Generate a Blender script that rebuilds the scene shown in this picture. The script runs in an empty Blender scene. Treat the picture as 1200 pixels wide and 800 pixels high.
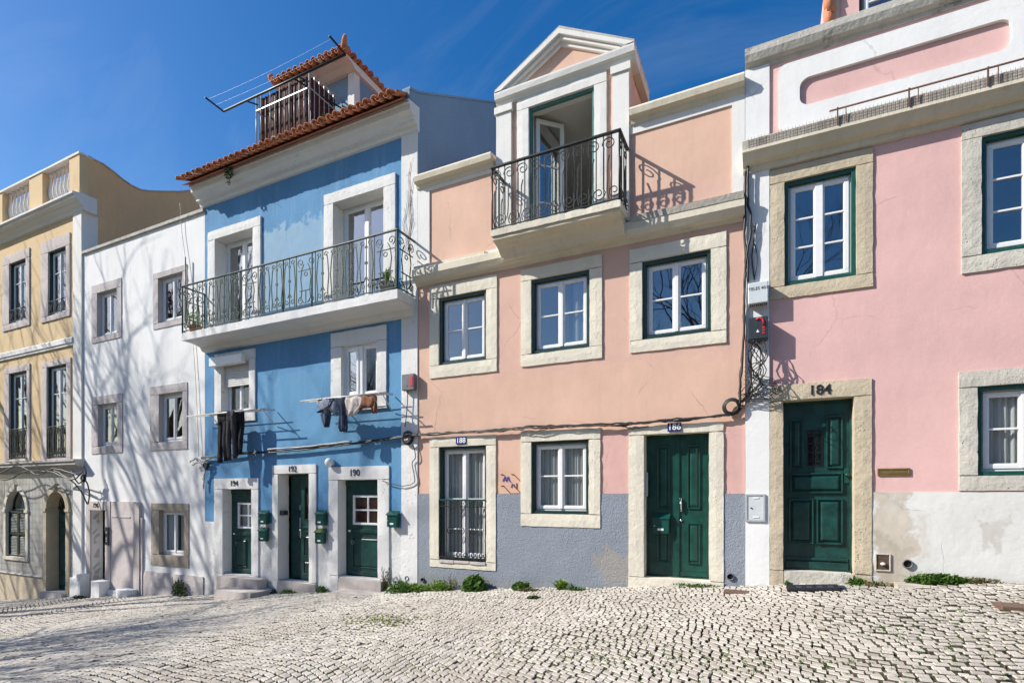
import bpy, math, random, bmesh
import numpy as np
from mathutils import Vector, Matrix, noise
random.seed(7)
PI = math.pi
S = bpy.context.scene
C = S.collection

# ------------------------------------------------------------------ camera survey
# The picture was measured once: a level camera 9 m from the facades, turned 25.7 degrees.
# px(), pz() turn a measured pixel of the photo into metres on the facade plane (y = -d).
F0, A0, HOR = 624.0, math.radians(25.7), 578.0
ca, sa = math.cos(A0), math.sin(A0)
def _t(px, d=0.0):
    xr = (px - 600) / F0
    return (9.0 - d) / (ca + sa * xr), xr
def X(px, d=0.0):
    t, xr = _t(px, d); return t * (-sa + ca * xr)
def Z(px, py, d=0.0):
    t, xr = _t(px, d); return (HOR - py) / F0 * t
def R(xl, tl, bl, xr_, tr, br, d=0.0):
    return (X(xl, d), X(xr_, d), (Z(xl, bl, d) + Z(xr_, br, d)) / 2, (Z(xl, tl, d) + Z(xr_, tr, d)) / 2)

GX = [-60, -24.2, -18.8, -13.18, -6.47, -0.36, 2.95, 9, 40]
GZ = [-7.4, -3.72, -3.12, -2.62, -1.955, -1.415, -1.12, -0.6, 2.2]
def gx(x): return float(np.interp(x, GX, GZ))
def gz(x, y=0.0):
    s = (gx(x - .6) + gx(x) * 2 + gx(x + .6)) / 4
    return s + 0.022 * min(0, y) * 0.9

# ------------------------------------------------------------------ materials
MATS = {}
def newmat(name):
    m = bpy.data.materials.new(name); m.use_nodes = True
    nt = m.node_tree; b = nt.nodes['Principled BSDF']
    return m, nt, b
def N(nt, t, **kw):
    n = nt.nodes.new(t)
    for k, v in kw.items():
        if k.startswith('i_'):
            k2 = k[2:]; k2 = int(k2) if k2.isdigit() else k2.replace('_', ' ')
            n.inputs[k2].default_value = v
        else: setattr(n, k, v)
    return n
def L(nt, a, b): nt.links.new(a, b)
def M_(nt, op, a, b=None, c=None, clamp=False):
    n = nt.nodes.new('ShaderNodeMath'); n.operation = op; n.use_clamp = clamp
    for i, v in enumerate((a, b, c)):
        if v is None: continue
        if isinstance(v, (int, float)): n.inputs[i].default_value = v
        else: L(nt, v, n.inputs[i])
    return n.outputs[0]
def mixc(nt, f, a, b, mode='MIX'):
    n = nt.nodes.new('ShaderNodeMix'); n.data_type = 'RGBA'; n.blend_type = mode
    for s, v in ((n.inputs['Factor'], f), (n.inputs[6], a), (n.inputs[7], b)):
        if isinstance(v, (int, float)): s.default_value = v
        elif isinstance(v, (tuple, list)): s.default_value = (v[0], v[1], v[2], 1)
        else: L(nt, v, s)
    return n.outputs[2]
def ramp(nt, f, a, b):
    n = nt.nodes.new('ShaderNodeMapRange'); n.clamp = True
    L(nt, f, n.inputs[0]); n.inputs[1].default_value = a; n.inputs[2].default_value = b
    return n.outputs[0]
def pos(nt): return nt.nodes.new('ShaderNodeNewGeometry').outputs['Position']
def scaled(nt, v, s):
    n = N(nt, 'ShaderNodeMapping'); L(nt, v, n.inputs[0]); n.inputs['Scale'].default_value = s
    return n.outputs[0]
def noi(nt, v, scale, detail=4, rough=.55, dist=0):
    n = N(nt, 'ShaderNodeTexNoise', i_Scale=scale, i_Detail=detail, i_Roughness=rough, i_Distortion=dist)
    L(nt, v, n.inputs['Vector']); return n.outputs['Fac']
def bump(nt, h, strength, dist, b, prev=None):
    n = N(nt, 'ShaderNodeBump', i_Strength=strength, i_Distance=dist); L(nt, h, n.inputs['Height'])
    if prev is not None: L(nt, prev, n.inputs['Normal'])
    L(nt, n.outputs[0], b.inputs['Normal']); return n.outputs[0]
def boxmask(nt, P, x0, x1, z0, z1, soft=.03, wob=.1, sc=3.0):
    """1 inside a ragged-edged rectangle of the facade"""
    s = N(nt, 'ShaderNodeSeparateXYZ'); L(nt, P, s.inputs[0])
    n1 = M_(nt, 'MULTIPLY', M_(nt, 'SUBTRACT', noi(nt, P, sc, 6, .6), .5), wob * 4)
    n2 = M_(nt, 'MULTIPLY', M_(nt, 'SUBTRACT', noi(nt, scaled(nt, P, (1.3, 1, 1.1)), sc * 1.2, 6, .6), .5), wob * 4)
    x = M_(nt, 'ADD', s.outputs[0], n1); z = M_(nt, 'ADD', s.outputs[2], n2)
    f = M_(nt, 'MULTIPLY', ramp(nt, x, x0 - soft, x0 + soft), ramp(nt, x, x1 + soft, x1 - soft))
    g = M_(nt, 'MULTIPLY', ramp(nt, z, z0 - soft, z0 + soft), ramp(nt, z, z1 + soft, z1 - soft))
    return M_(nt, 'MULTIPLY', f, g)

def plaster(name, col, var=.10, bs=.25, grain=22, patches=(), streak=.12, streakcol=(.25, .23, .20), pits=0, rough=.9, coarse=0, crack=0, flake=0, flakecol=(.5, .48, .44)):
    m, nt, b = newmat(name); P = pos(nt)
    big = noi(nt, P, .8, 5, .6); mid = noi(nt, P, 5, 6, .65); fine = noi(nt, P, grain * 3, 3, .7)
    c = mixc(nt, ramp(nt, big, .3, .7), tuple(x * (1 - var) for x in col), tuple(min(1, x * (1 + var * .6)) for x in col))
    c = mixc(nt, M_(nt, 'MULTIPLY', ramp(nt, mid, .35, .75), var * 1.4), c, tuple(x * .72 for x in col))
    c = mixc(nt, M_(nt, 'MULTIPLY', ramp(nt, fine, .45, .8), .10), c, (1, 1, 1))
    if streak:
        sv = noi(nt, scaled(nt, P, (5, 5, .35)), 1.0, 6, .7)
        sm = M_(nt, 'MULTIPLY', ramp(nt, sv, .52, .75), streak)
        c = mixc(nt, sm, c, streakcol)
    if flake:
        fm = ramp(nt, noi(nt, P, 2.2, 8, .68, .4), 1 - flake, 1 - flake + .02)
        c = mixc(nt, fm, c, flakecol)
    for (x0, x1, z0, z1, pc, amt, wob) in patches:
        k = M_(nt, 'MULTIPLY', boxmask(nt, P, x0, x1, z0, z1, .04, wob), amt)
        pcv = mixc(nt, ramp(nt, mid, .3, .7), tuple(x * .85 for x in pc), pc)
        c = mixc(nt, k, c, pcv)
    h = M_(nt, 'ADD', M_(nt, 'MULTIPLY', noi(nt, P, grain, 5, .6), 1.0), M_(nt, 'MULTIPLY', noi(nt, P, 2.5, 3, .5), 2.0))
    if crack:
        cv = N(nt, 'ShaderNodeTexVoronoi', i_Scale=.55, feature='DISTANCE_TO_EDGE')
        wv = N(nt, 'ShaderNodeTexNoise', i_Scale=2.2, i_Detail=8.0, i_Roughness=.65); L(nt, P, wv.inputs['Vector'])
        L(nt, mixc(nt, .22, P, wv.outputs['Color']), cv.inputs['Vector'])
        cm = M_(nt, 'MULTIPLY', ramp(nt, cv.outputs['Distance'], .0045, .0015), ramp(nt, noi(nt, P, .9, 3, .6), .50, .60))
        c = mixc(nt, M_(nt, 'MULTIPLY', cm, crack), c, tuple(x * .35 for x in col))
        h = M_(nt, 'SUBTRACT', h, cm)
        fd = ramp(nt, noi(nt, scaled(nt, P, (1.0, 1, .5)), .9, 7, .7), .46, .66)
        c = mixc(nt, M_(nt, 'MULTIPLY', fd, .22), c, tuple(min(1, x * 1.12 + .05) for x in col))
    if coarse:
        h = M_(nt, 'ADD', h, M_(nt, 'MULTIPLY', noi(nt, P, coarse, 6, .7, 0.0), 3.0))
    if pits:
        v = N(nt, 'ShaderNodeTexVoronoi', i_Scale=pits*2.1, i_Randomness=1.0)
        L(nt, mixc(nt, .06, P, N(nt, 'ShaderNodeTexNoise', i_Scale=14.0).outputs['Color']), v.inputs['Vector'])
        thr = M_(nt, 'MULTIPLY', ramp(nt, noi(nt, P, 3.1, 4, .6), .42, .80), .40)
        pm = ramp(nt, M_(nt, 'SUBTRACT', v.outputs['Distance'], thr), .06, -.10)
        c = mixc(nt, M_(nt, 'MULTIPLY', pm, .65), c, tuple(x * .5 for x in col))
        h = M_(nt, 'SUBTRACT', h, M_(nt, 'MULTIPLY', pm, 1.3))
    L(nt, c, b.inputs['Base Color']); b.inputs['Roughness'].default_value = rough
    b.inputs['Specular IOR Level'].default_value = .25
    bump(nt, h, bs, .02, b)
    MATS[name] = m; return m

def simple(name, col, rough=.5, metal=0, var=.12, bs=.08, scale=18, spec=.5, wear=0, wearcol=(.3, .25, .2)):
    m, nt, b = newmat(name); P = pos(nt)
    n = noi(nt, P, scale, 5, .6)
    c = mixc(nt, ramp(nt, n, .3, .7), tuple(x * (1 - var) for x in col), tuple(min(1, x * (1 + var)) for x in col))
    if wear:
        w = ramp(nt, noi(nt, P, scale * .9, 8, .72), 1 - wear, 1 - wear + .04)
        c = mixc(nt, w, c, wearcol)
    L(nt, c, b.inputs['Base Color']); b.inputs['Roughness'].default_value = rough
    b.inputs['Metallic'].default_value = metal; b.inputs['Specular IOR Level'].default_value = spec
    if bs: bump(nt, n, bs, .01, b)
    MATS[name] = m; return m

# wall colours
P4X0, P4X1 = X(490), X(873)
plaster('salmon_plaster', (.68, .445, .335), .13, .13, 16, crack=.4,
        patches=[(X(690), X(873) + .5, -.1, 1.05, (.67, .41, .38), .85, .05), (X(575), X(873) + .5, 2.2, 5.0, (.66, .42, .36), .45, .25),
                 (P4X0 + .4, P4X0 + 3.5, -.3, .5, (.68, .42, .28), .5, .15)], streak=.24, streakcol=(.48, .31, .25))
plaster('pink_plaster', (.70, .44, .41), .11, .14, 12, crack=.28, streak=.2, streakcol=(.52, .36, .34))
plaster('blue_plaster', (.095, .265, .475), .14, .2, 12, crack=.4, streak=.35, streakcol=(.30, .45, .60), patches=[(X(300), X(458), 3.9, 6.3, (.36, .50, .61), .7, .25), (X(243), X(300), 3.9, 6.6, (.28, .43, .57), .5, .25), (X(310), X(470), .4, 2.9, (.16, .36, .54), .4, .4)])
plaster('white_plaster', (.76, .76, .75), .07, .16, 14, crack=.35, streak=.24, streakcol=(.48, .47, .45))
plaster('white_trim', (.74, .73, .70), .06, .16, 20, streak=.20, streakcol=(.42, .40, .36))
plaster('flaky_white', (.74, .73, .71), .06, .38, 16, streak=.18, streakcol=(.42, .40, .36), flake=.33, flakecol=(.55, .52, .46), pits=7)
plaster('base_white', (.70, .70, .68), .07, .45, 12, streak=.2, streakcol=(.42, .39, .34), flake=.33, flakecol=(.48, .44, .38), coarse=4,
        patches=[(-14, X(480), -3.4, -2.35, (.50, .46, .40), .25, .5)])
plaster('plinth_cream', (.68, .68, .65), .09, .25, 9, crack=.28, streak=.22, streakcol=(.5, .46, .4),
        patches=[(X(1021), X(1072), -2, .06, (.50, .43, .33), .8, .22), (X(1021), X(1058), -2, -.45, (.40, .34, .26), .5, .3), (X(1035), X(1066), -.75, -.15, (.60, .54, .44), .7, .3), (X(1063) + .15, X(1085), -.95, -.25, (.55, .49, .39), .6, .12),
                 (X(1145), X(1175), -.75, -.35, (.40, .35, .29), .4, .3), (-1, 6, -1.5, -1.18, (.45, .42, .36), .5, .1)])
plaster('grey_roughcast', (.30, .34, .40), .12, .8, 30, coarse=48, streak=.10, streakcol=(.5, .5, .5),
        patches=[(X(703), X(735), -1.55, -1.0, (.45, .40, .32), .55, .25), (P4X0, P4X1, -2.2, -1.62, (.34, .34, .33), .5, .15)])
plaster('cream_stone', (.72, .67, .55), .12, .45, 18, pits=16, streak=.12, streakcol=(.4, .36, .28))
plaster('tan_stone', (.54, .46, .33), .2, .6, 18, pits=13, streak=.15, streakcol=(.34, .30, .24))
plaster('pale_tan_stone', (.56, .53, .46), .2, .65, 18, pits=11, streak=.15, streakcol=(.34, .30, .24))
plaster('grey_stone', (.50, .46, .45), .12, .55, 24, pits=20, streak=.15, streakcol=(.3, .28, .26))
plaster('pink_marble', (.56, .50, .48), .16, .4, 20, pits=28, streak=.2, streakcol=(.36, .30, .28))
plaster('brown_stone', (.36, .31, .25), .16, .8, 18, pits=18, streak=.15, streakcol=(.24, .21, .18))
plaster('ochre_plaster', (.66, .49, .28), .08, .25, 14, streak=.16, streakcol=(.44, .36, .26))
plaster('ochre_gable', (.74, .47, .24), .10, .25, 10, streak=.25, streakcol=(.42, .32, .22))
plaster('cornice_cream', (.68, .62, .49), .12, .35, 18, streak=.30, streakcol=(.25, .22, .18))
plaster('cornice_dirty', (.44, .41, .35), .2, .55, 20, streak=.8, streakcol=(.13, .12, .11), flake=.3, flakecol=(.62, .61, .58))
plaster('weathered_cap', (.50, .48, .43), .2, .6, 22, streak=.55, streakcol=(.16, .15, .13), flake=.4, flakecol=(.3, .28, .25))
plaster('step_stone', (.46, .41, .38), .16, .5, 14, pits=10, streak=.1)
plaster('brown_wall', (.56, .47, .34), .08, .3, 10, streak=.15)
plaster('room_wall', (.42, .40, .37), .05, .1, 6, streak=0)
plaster('room_light', (.62, .60, .56), .05, .1, 6, streak=0)
plaster('terracotta', (.60, .23, .115), .3, .5, 20, streak=.35, streakcol=(.16, .09, .06), flake=.40, flakecol=(.62, .50, .42))
plaster('dark_terracotta', (.42, .16, .09), .3, .4, 20, streak=.3, streakcol=(.12, .07, .05))
plaster('side_blue', (.20, .31, .43), .10, .35, 10, streak=.3, streakcol=(.24, .30, .38))
simple('green_paint', (.010, .075, .055), .32, 0, .25, .10, 12, .5, wear=.27, wearcol=(.03, .11, .085))
simple('green_door', (.009, .052, .046), .32, 0, .4, .2, 7, .5, wear=.36, wearcol=(.035, .085, .07))
simple('green_gloss', (.008, .056, .043), .3, 0, .35, .12, 6, .5, wear=.28, wearcol=(.03, .11, .085))
simple('dark_green', (.010, .035, .030), .35, 0, .2, .08, 12)
simple('dark_frame', (.030, .032, .030), .4, 0, .2, .08, 12)
simple('green_box', (.006, .065, .052), .28, 0, .15, .04, 10)
simple('white_frame', (.80, .80, .79), .28, 0, .04, .02, 10)
simple('old_white', (.68, .67, .64), .5, 0, .1, .1, 20)
simple('iron', (.018, .022, .021), .42, .3, .4, .2, 40)
simple('green_iron', (.012, .048, .034), .55, 0, .4, .2, 40, spec=.3)
simple('rusty', (.12, .06, .04), .7, .2, .4, .3, 40)
simple('grey_metal', (.45, .47, .48), .4, .2, .1, .05, 10)
simple('rod_metal', (.62, .60, .54), .4, .3, .25, .05, 20)
simple('grey_box', (.58, .62, .64), .35, 0, .05, .03, 6)
simple('black_box', (.035, .042, .05), .35, 0, .15, .04, 10)
simple('mid_box', (.14, .14, .15), .4, 0, .2, .04, 10)
simple('red_paint', (.55, .02, .035), .4, 0, .15, .02, 30)
simple('black_cable', (.018, .017, .017), .5, 0, .3, .0, 10)
simple('brown_cable', (.09, .055, .045), .55, 0, .3, .0, 10)
simple('grey_cable', (.42, .41, .38), .6, 0, .2, .0, 10)
simple('brass', (.42, .28, .10), .35, .8, .2, .1, 20)
simple('chrome', (.7, .7, .7), .2, 1, .05, 0, 10)
simple('black_paint', (.015, .015, .018), .5, 0, .1, .0, 10)
simple('white_paint', (.82, .82, .8), .4, 0, .03, .0, 10)
simple('teal_paint', (.05, .16, .14), .4, 0, .2, .1, 12)
simple('enamel_blue', (.02, .03, .16), .2, 0, .1, .0, 10)
simple('graffiti_blue', (.10, .07, .38), .6, 0, .1, 0, 10)
simple('graffiti_brown', (.16, .05, .03), .6, 0, .1, 0, 10)
simple('graffiti_rub', (.56, .28, .18), .9, 0, .2, 0, 10)
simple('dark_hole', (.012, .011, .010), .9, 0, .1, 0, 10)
simple('rust_plate', (.09, .055, .035), .7, .1, .3, .3, 30)
simple('black_cloth', (.016, .016, .019), .85, 0, .3, .3, 60, .2)
simple('charcoal_cloth', (.05, .045, .05), .9, 0, .3, .3, 60, .2)
simple('denim', (.035, .048, .085), .9, 0, .3, .4, 70, .2)
simple('grey_cloth', (.30, .33, .39), .9, 0, .35, .4, 50, .2)
simple('pale_cloth', (.52, .46, .42), .9, 0, .3, .4, 50, .2)
simple('brown_cloth', (.22, .10, .06), .9, 0, .3, .4, 50, .2)
simple('brown_screen', (.08, .03, .022), .85, 0, .5, .5, 30, .2)
simple('terracotta_pot', (.40, .16, .08), .8, 0, .15, .2, 20, .2)
simple('grey_pot', (.30, .30, .29), .8, 0, .15, .2, 20, .2)
simple('dark_slab', (.06, .055, .05), .8, 0, .3, .2, 20, .3)
simple('line_wire', (.25,.26,.27), .5)
simple('bark', (.10, .085, .07), .9, 0, .35, .6, 25, .2)
simple('manhole_iron', (.16, .10, .07), .6, .3, .3, .4, 60)

def leafmat(name, c1, c2):
    m, nt, b = newmat(name); P = pos(nt)
    c = mixc(nt, ramp(nt, noi(nt, P, 30, 3), .35, .65), c1, c2)
    L(nt, c, b.inputs['Base Color']); b.inputs['Roughness'].default_value = .55
    tr = N(nt, 'ShaderNodeBsdfTranslucent'); L(nt, c, tr.inputs[0])
    mx = N(nt, 'ShaderNodeMixShader', i_0=.3); out = nt.nodes['Material Output']
    L(nt, b.outputs[0], mx.inputs[1]); L(nt, tr.outputs[0], mx.inputs[2]); L(nt, mx.outputs[0], out.inputs[0])
    MATS[name] = m
leafmat('leaf_green', (.05, .13, .015), (.11, .20, .03))
leafmat('leaf_bright', (.12, .24, .02), (.24, .34, .04))
leafmat('leaf_dark', (.035, .07, .015), (.07, .10, .025))
leafmat('leaf_dry', (.20, .16, .07), (.11, .12, .03))
leafmat('leaf_yellow', (.26, .28, .03), (.16, .22, .03))

def glass(name, refl=.30, tint=(.75, .78, .78), wav=.02):
    m, nt, b = newmat(name); nt.nodes.remove(b); P = pos(nt); out = nt.nodes['Material Output']
    tr = N(nt, 'ShaderNodeBsdfTransparent'); tr.inputs[0].default_value = (*tint, 1)
    gl = N(nt, 'ShaderNodeBsdfGlossy', i_Roughness=.015); gl.inputs[0].default_value = (.95, .97, 1, 1)
    bp = N(nt, 'ShaderNodeBump', i_Strength=wav, i_Distance=.05); L(nt, noi(nt, P, 1.6, 2, .4), bp.inputs['Height'])
    L(nt, bp.outputs[0], gl.inputs['Normal'])
    lw = N(nt, 'ShaderNodeLayerWeight', i_Blend=.5)
    fac = M_(nt, 'ADD', M_(nt, 'MULTIPLY', M_(nt, 'POWER', lw.outputs['Facing'], 4.0), .7), refl, clamp=True)
    mx = N(nt, 'ShaderNodeMixShader'); L(nt, fac, mx.inputs[0]); L(nt, tr.outputs[0], mx.inputs[1]); L(nt, gl.outputs[0], mx.inputs[2])
    L(nt, mx.outputs[0], out.inputs[0]); MATS[name] = m
glass('glass', .17, tint=(.8,.82,.82), wav=.05); glass('glass_dim', .05, tint=(.92,.94,.94)); glass('glass_blue', .30, wav=.03)

def curtainmat():
    m, nt, b = newmat('curtain'); b.inputs['Base Color'].default_value = (.80, .80, .78, 1); b.inputs['Roughness'].default_value = .9
    tr = N(nt, 'ShaderNodeBsdfTranslucent'); tr.inputs[0].default_value = (.6, .6, .58, 1)
    mx = N(nt, 'ShaderNodeMixShader', i_0=.35); L(nt, b.outputs[0], mx.inputs[1]); L(nt, tr.outputs[0], mx.inputs[2])
    L(nt, mx.outputs[0], nt.nodes['Material Output'].inputs[0]); MATS['curtain'] = m
curtainmat()

def azulejo():
    m, nt, b = newmat('tile_pattern'); P = pos(nt)
    sx = N(nt, 'ShaderNodeSeparateXYZ'); L(nt, P, sx.inputs[0])
    s = .21
    u = M_(nt, 'FRACT', M_(nt, 'DIVIDE', sx.outputs[0], s)); v = M_(nt, 'FRACT', M_(nt, 'DIVIDE', sx.outputs[2], s))
    du = M_(nt, 'ABSOLUTE', M_(nt, 'SUBTRACT', u, .5)); dv = M_(nt, 'ABSOLUTE', M_(nt, 'SUBTRACT', v, .5))
    dd = M_(nt, 'ADD', du, dv)
    ring = M_(nt, 'MULTIPLY', ramp(nt, dd, .30, .34), ramp(nt, dd, .46, .42))
    dot = ramp(nt, dd, .17, .13)
    cr = ramp(nt, M_(nt, 'MINIMUM', du, dv), .05, .02)
    pat = M_(nt, 'MAXIMUM', ring, M_(nt, 'MAXIMUM', dot, M_(nt, 'MULTIPLY', cr, .6)))
    grout = ramp(nt, M_(nt, 'MAXIMUM', du, dv), .475, .49)
    fx = M_(nt, 'FLOOR', M_(nt, 'DIVIDE', sx.outputs[0], s)); fz = M_(nt, 'FLOOR', M_(nt, 'DIVIDE', sx.outputs[2], s))
    cv = N(nt, 'ShaderNodeCombineXYZ'); L(nt, fx, cv.inputs[0]); L(nt, fz, cv.inputs[2])
    wn = N(nt, 'ShaderNodeTexWhiteNoise'); L(nt, cv.outputs[0], wn.inputs[0])
    c = mixc(nt, M_(nt, 'MULTIPLY', pat, .85), (.50, .51, .49), (.12, .19, .28))
    c = mixc(nt, M_(nt, 'MULTIPLY', wn.outputs[0], .3), c, (.34, .33, .31))
    c = mixc(nt, grout, c, (.30, .28, .25))
    c = mixc(nt, M_(nt, 'MULTIPLY', ramp(nt, noi(nt, P, 1.5, 6, .7), .45, .7), .4), c, (.33, .28, .22))
    L(nt, c, b.inputs['Base Color']); b.inputs['Roughness'].default_value = .35
    MATS['tile_pattern'] = m
azulejo()

def stonemat():
    m, nt, b = newmat('cobble'); P = pos(nt)
    a = N(nt, 'ShaderNodeAttribute', attribute_name='tone')
    c = mixc(nt, a.outputs['Fac'], (.35, .315, .265), (.62, .575, .505))
    c = mixc(nt, M_(nt, 'MULTIPLY', ramp(nt, noi(nt, P, .7, 5, .6), .42, .7), .55), c, (.36, .31, .25))
    c = mixc(nt, M_(nt, 'MULTIPLY', ramp(nt, noi(nt, P, 60, 4, .7), .5, .75), .35), c, (.34, .31, .28))
    c = mixc(nt, M_(nt, 'LESS_THAN', a.outputs['Fac'], -.5), c, (.11, .10, .07))
    L(nt, c, b.inputs['Base Color']); b.inputs['Roughness'].default_value = .62
    b.inputs['Specular IOR Level'].default_value = .4
    bump(nt, noi(nt, P, 70, 4, .6), .35, .01, b)
    MATS['cobble'] = m
stonemat()
def soilmat():
    m, nt, b = newmat('joint_soil'); P = pos(nt)
    g = ramp(nt, noi(nt, P, .55, 6, .65), .50, .60)
    g2 = ramp(nt, noi(nt, P, 14, 3, .6), .40, .6)
    c = mixc(nt, noi(nt, P, 25, 4, .7), (.022, .02, .012), (.06, .055, .032))
    c = mixc(nt, M_(nt, 'MULTIPLY', g, g2), c, (.06, .075, .015))
    L(nt, c, b.inputs['Base Color']); b.inputs['Roughness'].default_value = 1
    bump(nt, noi(nt, P, 60, 4, .7), .6, .02, b)
    MATS['joint_soil'] = m
soilmat()
# ------------------------------------------------------------------ geometry helpers
ORG = {}
class MB:
    """collects faces in world coordinates; build() links them as one mesh object"""
    def __init__(s): s.v = []; s.f = []; s.smooth = []
    def add(s, vs, fs, sm=False):
        o = len(s.v); s.v += [tuple(v) for v in vs]; s.f += [tuple(i + o for i in f) for f in fs]; s.smooth += [sm] * len(fs); return s
    def box(s, x0, x1, y0, y1, z0, z1):
        if x0 > x1: x0, x1 = x1, x0
        if y0 > y1: y0, y1 = y1, y0
        if z0 > z1: z0, z1 = z1, z0
        return s.add([(x0,y0,z0),(x1,y0,z0),(x1,y1,z0),(x0,y1,z0),(x0,y0,z1),(x1,y0,z1),(x1,y1,z1),(x0,y1,z1)],
              [(0,3,2,1),(4,5,6,7),(0,1,5,4),(1,2,6,5),(2,3,7,6),(3,0,4,7)])
    def cbox(s, x0, x1, y0, y1, z0, z1, c=.004):
        """box with chamfered edges"""
        if x0 > x1: x0, x1 = x1, x0
        if y0 > y1: y0, y1 = y1, y0
        if z0 > z1: z0, z1 = z1, z0
        c = min(c, (x1-x0)*.3, (y1-y0)*.3, (z1-z0)*.3)
        bm = bmesh.new(); bmesh.ops.create_cube(bm, size=1)
        for v in bm.verts: v.co = Vector(((x0+x1)/2+v.co.x*(x1-x0), (y0+y1)/2+v.co.y*(y1-y0), (z0+z1)/2+v.co.z*(z1-z0)))
        bmesh.ops.bevel(bm, geom=bm.edges[:], offset=c, segments=1, affect='EDGES')
        s.bm(bm); return s
    def bm(s, bm, sm=False):
        bm.verts.index_update()
        s.add([v.co[:] for v in bm.verts], [[v.index for v in f.verts] for f in bm.faces], sm); bm.free()
    def rbox(s, x0, x1, y0, y1, z0, z1, step=.11, amp=.004, wear=.008):
        """stone block: subdivided, slightly uneven faces and worn edges"""
        if x0 > x1: x0, x1 = x1, x0
        if y0 > y1: y0, y1 = y1, y0
        if z0 > z1: z0, z1 = z1, z0
        lo = (x0,y0,z0); hi = (x1,y1,z1); n = [max(1, min(60, round((hi[i]-lo[i])/step))) for i in range(3)]
        idx = {}; vs = []; fs = []
        def vid(i, j, k):
            key = (i,j,k)
            if key in idx: return idx[key]
            p = Vector([lo[a] + (hi[a]-lo[a])*key[a]/n[a] for a in range(3)])
            e = sum(1 for a in range(3) if key[a] in (0, n[a]))
            q = noise.noise_vector(p*7.3) * amp
            p = p + q
            if e >= 2:
                w = wear*(.4 + abs(noise.noise(p*9.1))*2.2)
                for a in range(3):
                    if key[a] == 0: p[a] += w*.6
                    elif key[a] == n[a]: p[a] -= w*.6
            idx[key] = len(vs); vs.append(p[:]); return idx[key]
        for a in range(3):
            b, c = (a+1)%3, (a+2)%3
            for side in (0, n[a]):
                for i in range(n[b]):
                    for j in range(n[c]):
                        q = []
                        for (di, dj) in ((0,0),(1,0),(1,1),(0,1)):
                            k = [0,0,0]; k[a] = side; k[b] = i+di; k[c] = j+dj; q.append(vid(*k))
                        fs.append(q if side else q[::-1])
        return s.add(vs, fs)
    def tube(s, pts, r, n=5, cap=True, r1=None):
        pts = [Vector(p) for p in pts]
        if len(pts) < 2: return s
        vs = []; fs = []; up = Vector((0,0,1)); prev = None
        for i, p in enumerate(pts):
            d = (pts[min(i+1,len(pts)-1)] - pts[max(i-1,0)])
            if d.length < 1e-9: d = Vector((0,0,1))
            d.normalize()
            if prev is None:
                u = d.cross(up if abs(d.z) < .9 else Vector((1,0,0))).normalized()
            else:
                u = (prev - d*prev.dot(d))
                u = u.normalized() if u.length > 1e-6 else d.orthogonal().normalized()
            prev = u; w = d.cross(u)
            rr = r if r1 is None else r + (r1-r)*i/(len(pts)-1)
            for k in range(n):
                a = 2*PI*(k+.5)/n; vs.append((p + (u*math.cos(a) + w*math.sin(a))*rr)[:])
        for i in range(len(pts)-1):
            for k in range(n):
                a = i*n+k; b = i*n+(k+1)%n; fs.append((a, b, b+n, a+n))
        if cap: fs.append(tuple(range(n))[::-1]); fs.append(tuple((len(pts)-1)*n+k for k in range(n)))
        return s.add(vs, fs, n > 4)
    def lathe(s, c, prof, n=12):
        vs = []; fs = []
        for (r, z) in prof:
            for k in range(n):
                a = 2*PI*k/n; vs.append((c[0]+r*math.cos(a), c[1]+r*math.sin(a), c[2]+z))
        for i in range(len(prof)-1):
            for k in range(n): fs.append((i*n+k, i*n+(k+1)%n, (i+1)*n+(k+1)%n, (i+1)*n+k))
        fs.append(tuple(range(n))[::-1]); fs.append(tuple((len(prof)-1)*n+k for k in range(n)))
        return s.add(vs, fs, True)
    def exx(s, prof, x0, x1, step=None):
        """extrude a closed (y, z) outline along x"""
        k = max(1, round(abs(x1-x0)/step)) if step else 1; n = len(prof); vs = []; fs = []
        for i in range(k+1):
            x = x0+(x1-x0)*i/k
            for (y, z) in prof:
                j = noise.noise(Vector((x*4, y*7, z*7)))*.004 if step else 0
                vs.append((x, y+j, z+j))
        for i in range(k):
            for a in range(n):
                b = (a+1)%n; fs.append((i*n+a, i*n+b, (i+1)*n+b, (i+1)*n+a))
        fs.append(tuple(range(n))[::-1]); fs.append(tuple(k*n+a for a in range(n)))
        return s.add(vs, fs)
    def prism(s, poly, y0, y1):
        """extrude a closed (x, z) outline along y"""
        n = len(poly); vs = [(x,y0,z) for x,z in poly] + [(x,y1,z) for x,z in poly]
        fs = [tuple(range(n)), tuple(range(n,2*n))[::-1]] + [((i+1)%n, i, i+n, (i+1)%n+n) for i in range(n)]
        return s.add(vs, fs)
    def prismx(s, poly, x0, x1):
        """extrude a closed (y, z) outline along x"""
        n = len(poly); vs = [(x0,y,z) for y,z in poly] + [(x1,y,z) for y,z in poly]
        fs = [tuple(range(n)), tuple(range(n,2*n))[::-1]] + [((i+1)%n, i, i+n, (i+1)%n+n) for i in range(n)]
        return s.add(vs, fs)
    def loft(s, rings, n=14, wr=.0, seed=0):
        """rings: (cx, cy, z, rx, ry) flattened ellipses, with wrinkles wr"""
        vs = []; fs = []
        for i, (cx, cy, z, rx, ry) in enumerate(rings):
            for k in range(n):
                a = 2*PI*k/n; j = 1 + wr*noise.noise(Vector((cx*9+math.cos(a)*2.2+seed, i*.8, math.sin(a)*2.2)))
                w = wr*.035*math.sin(5*a+i*.7+seed)
                vs.append((cx+rx*math.cos(a)*(1+.15*(j-1)), cy+ry*math.sin(a)*j+w, z+wr*.02*math.sin(3*a+seed)))
        for i in range(len(rings)-1):
            for k in range(n): fs.append((i*n+k, i*n+(k+1)%n, (i+1)*n+(k+1)%n, (i+1)*n+k))
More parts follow.
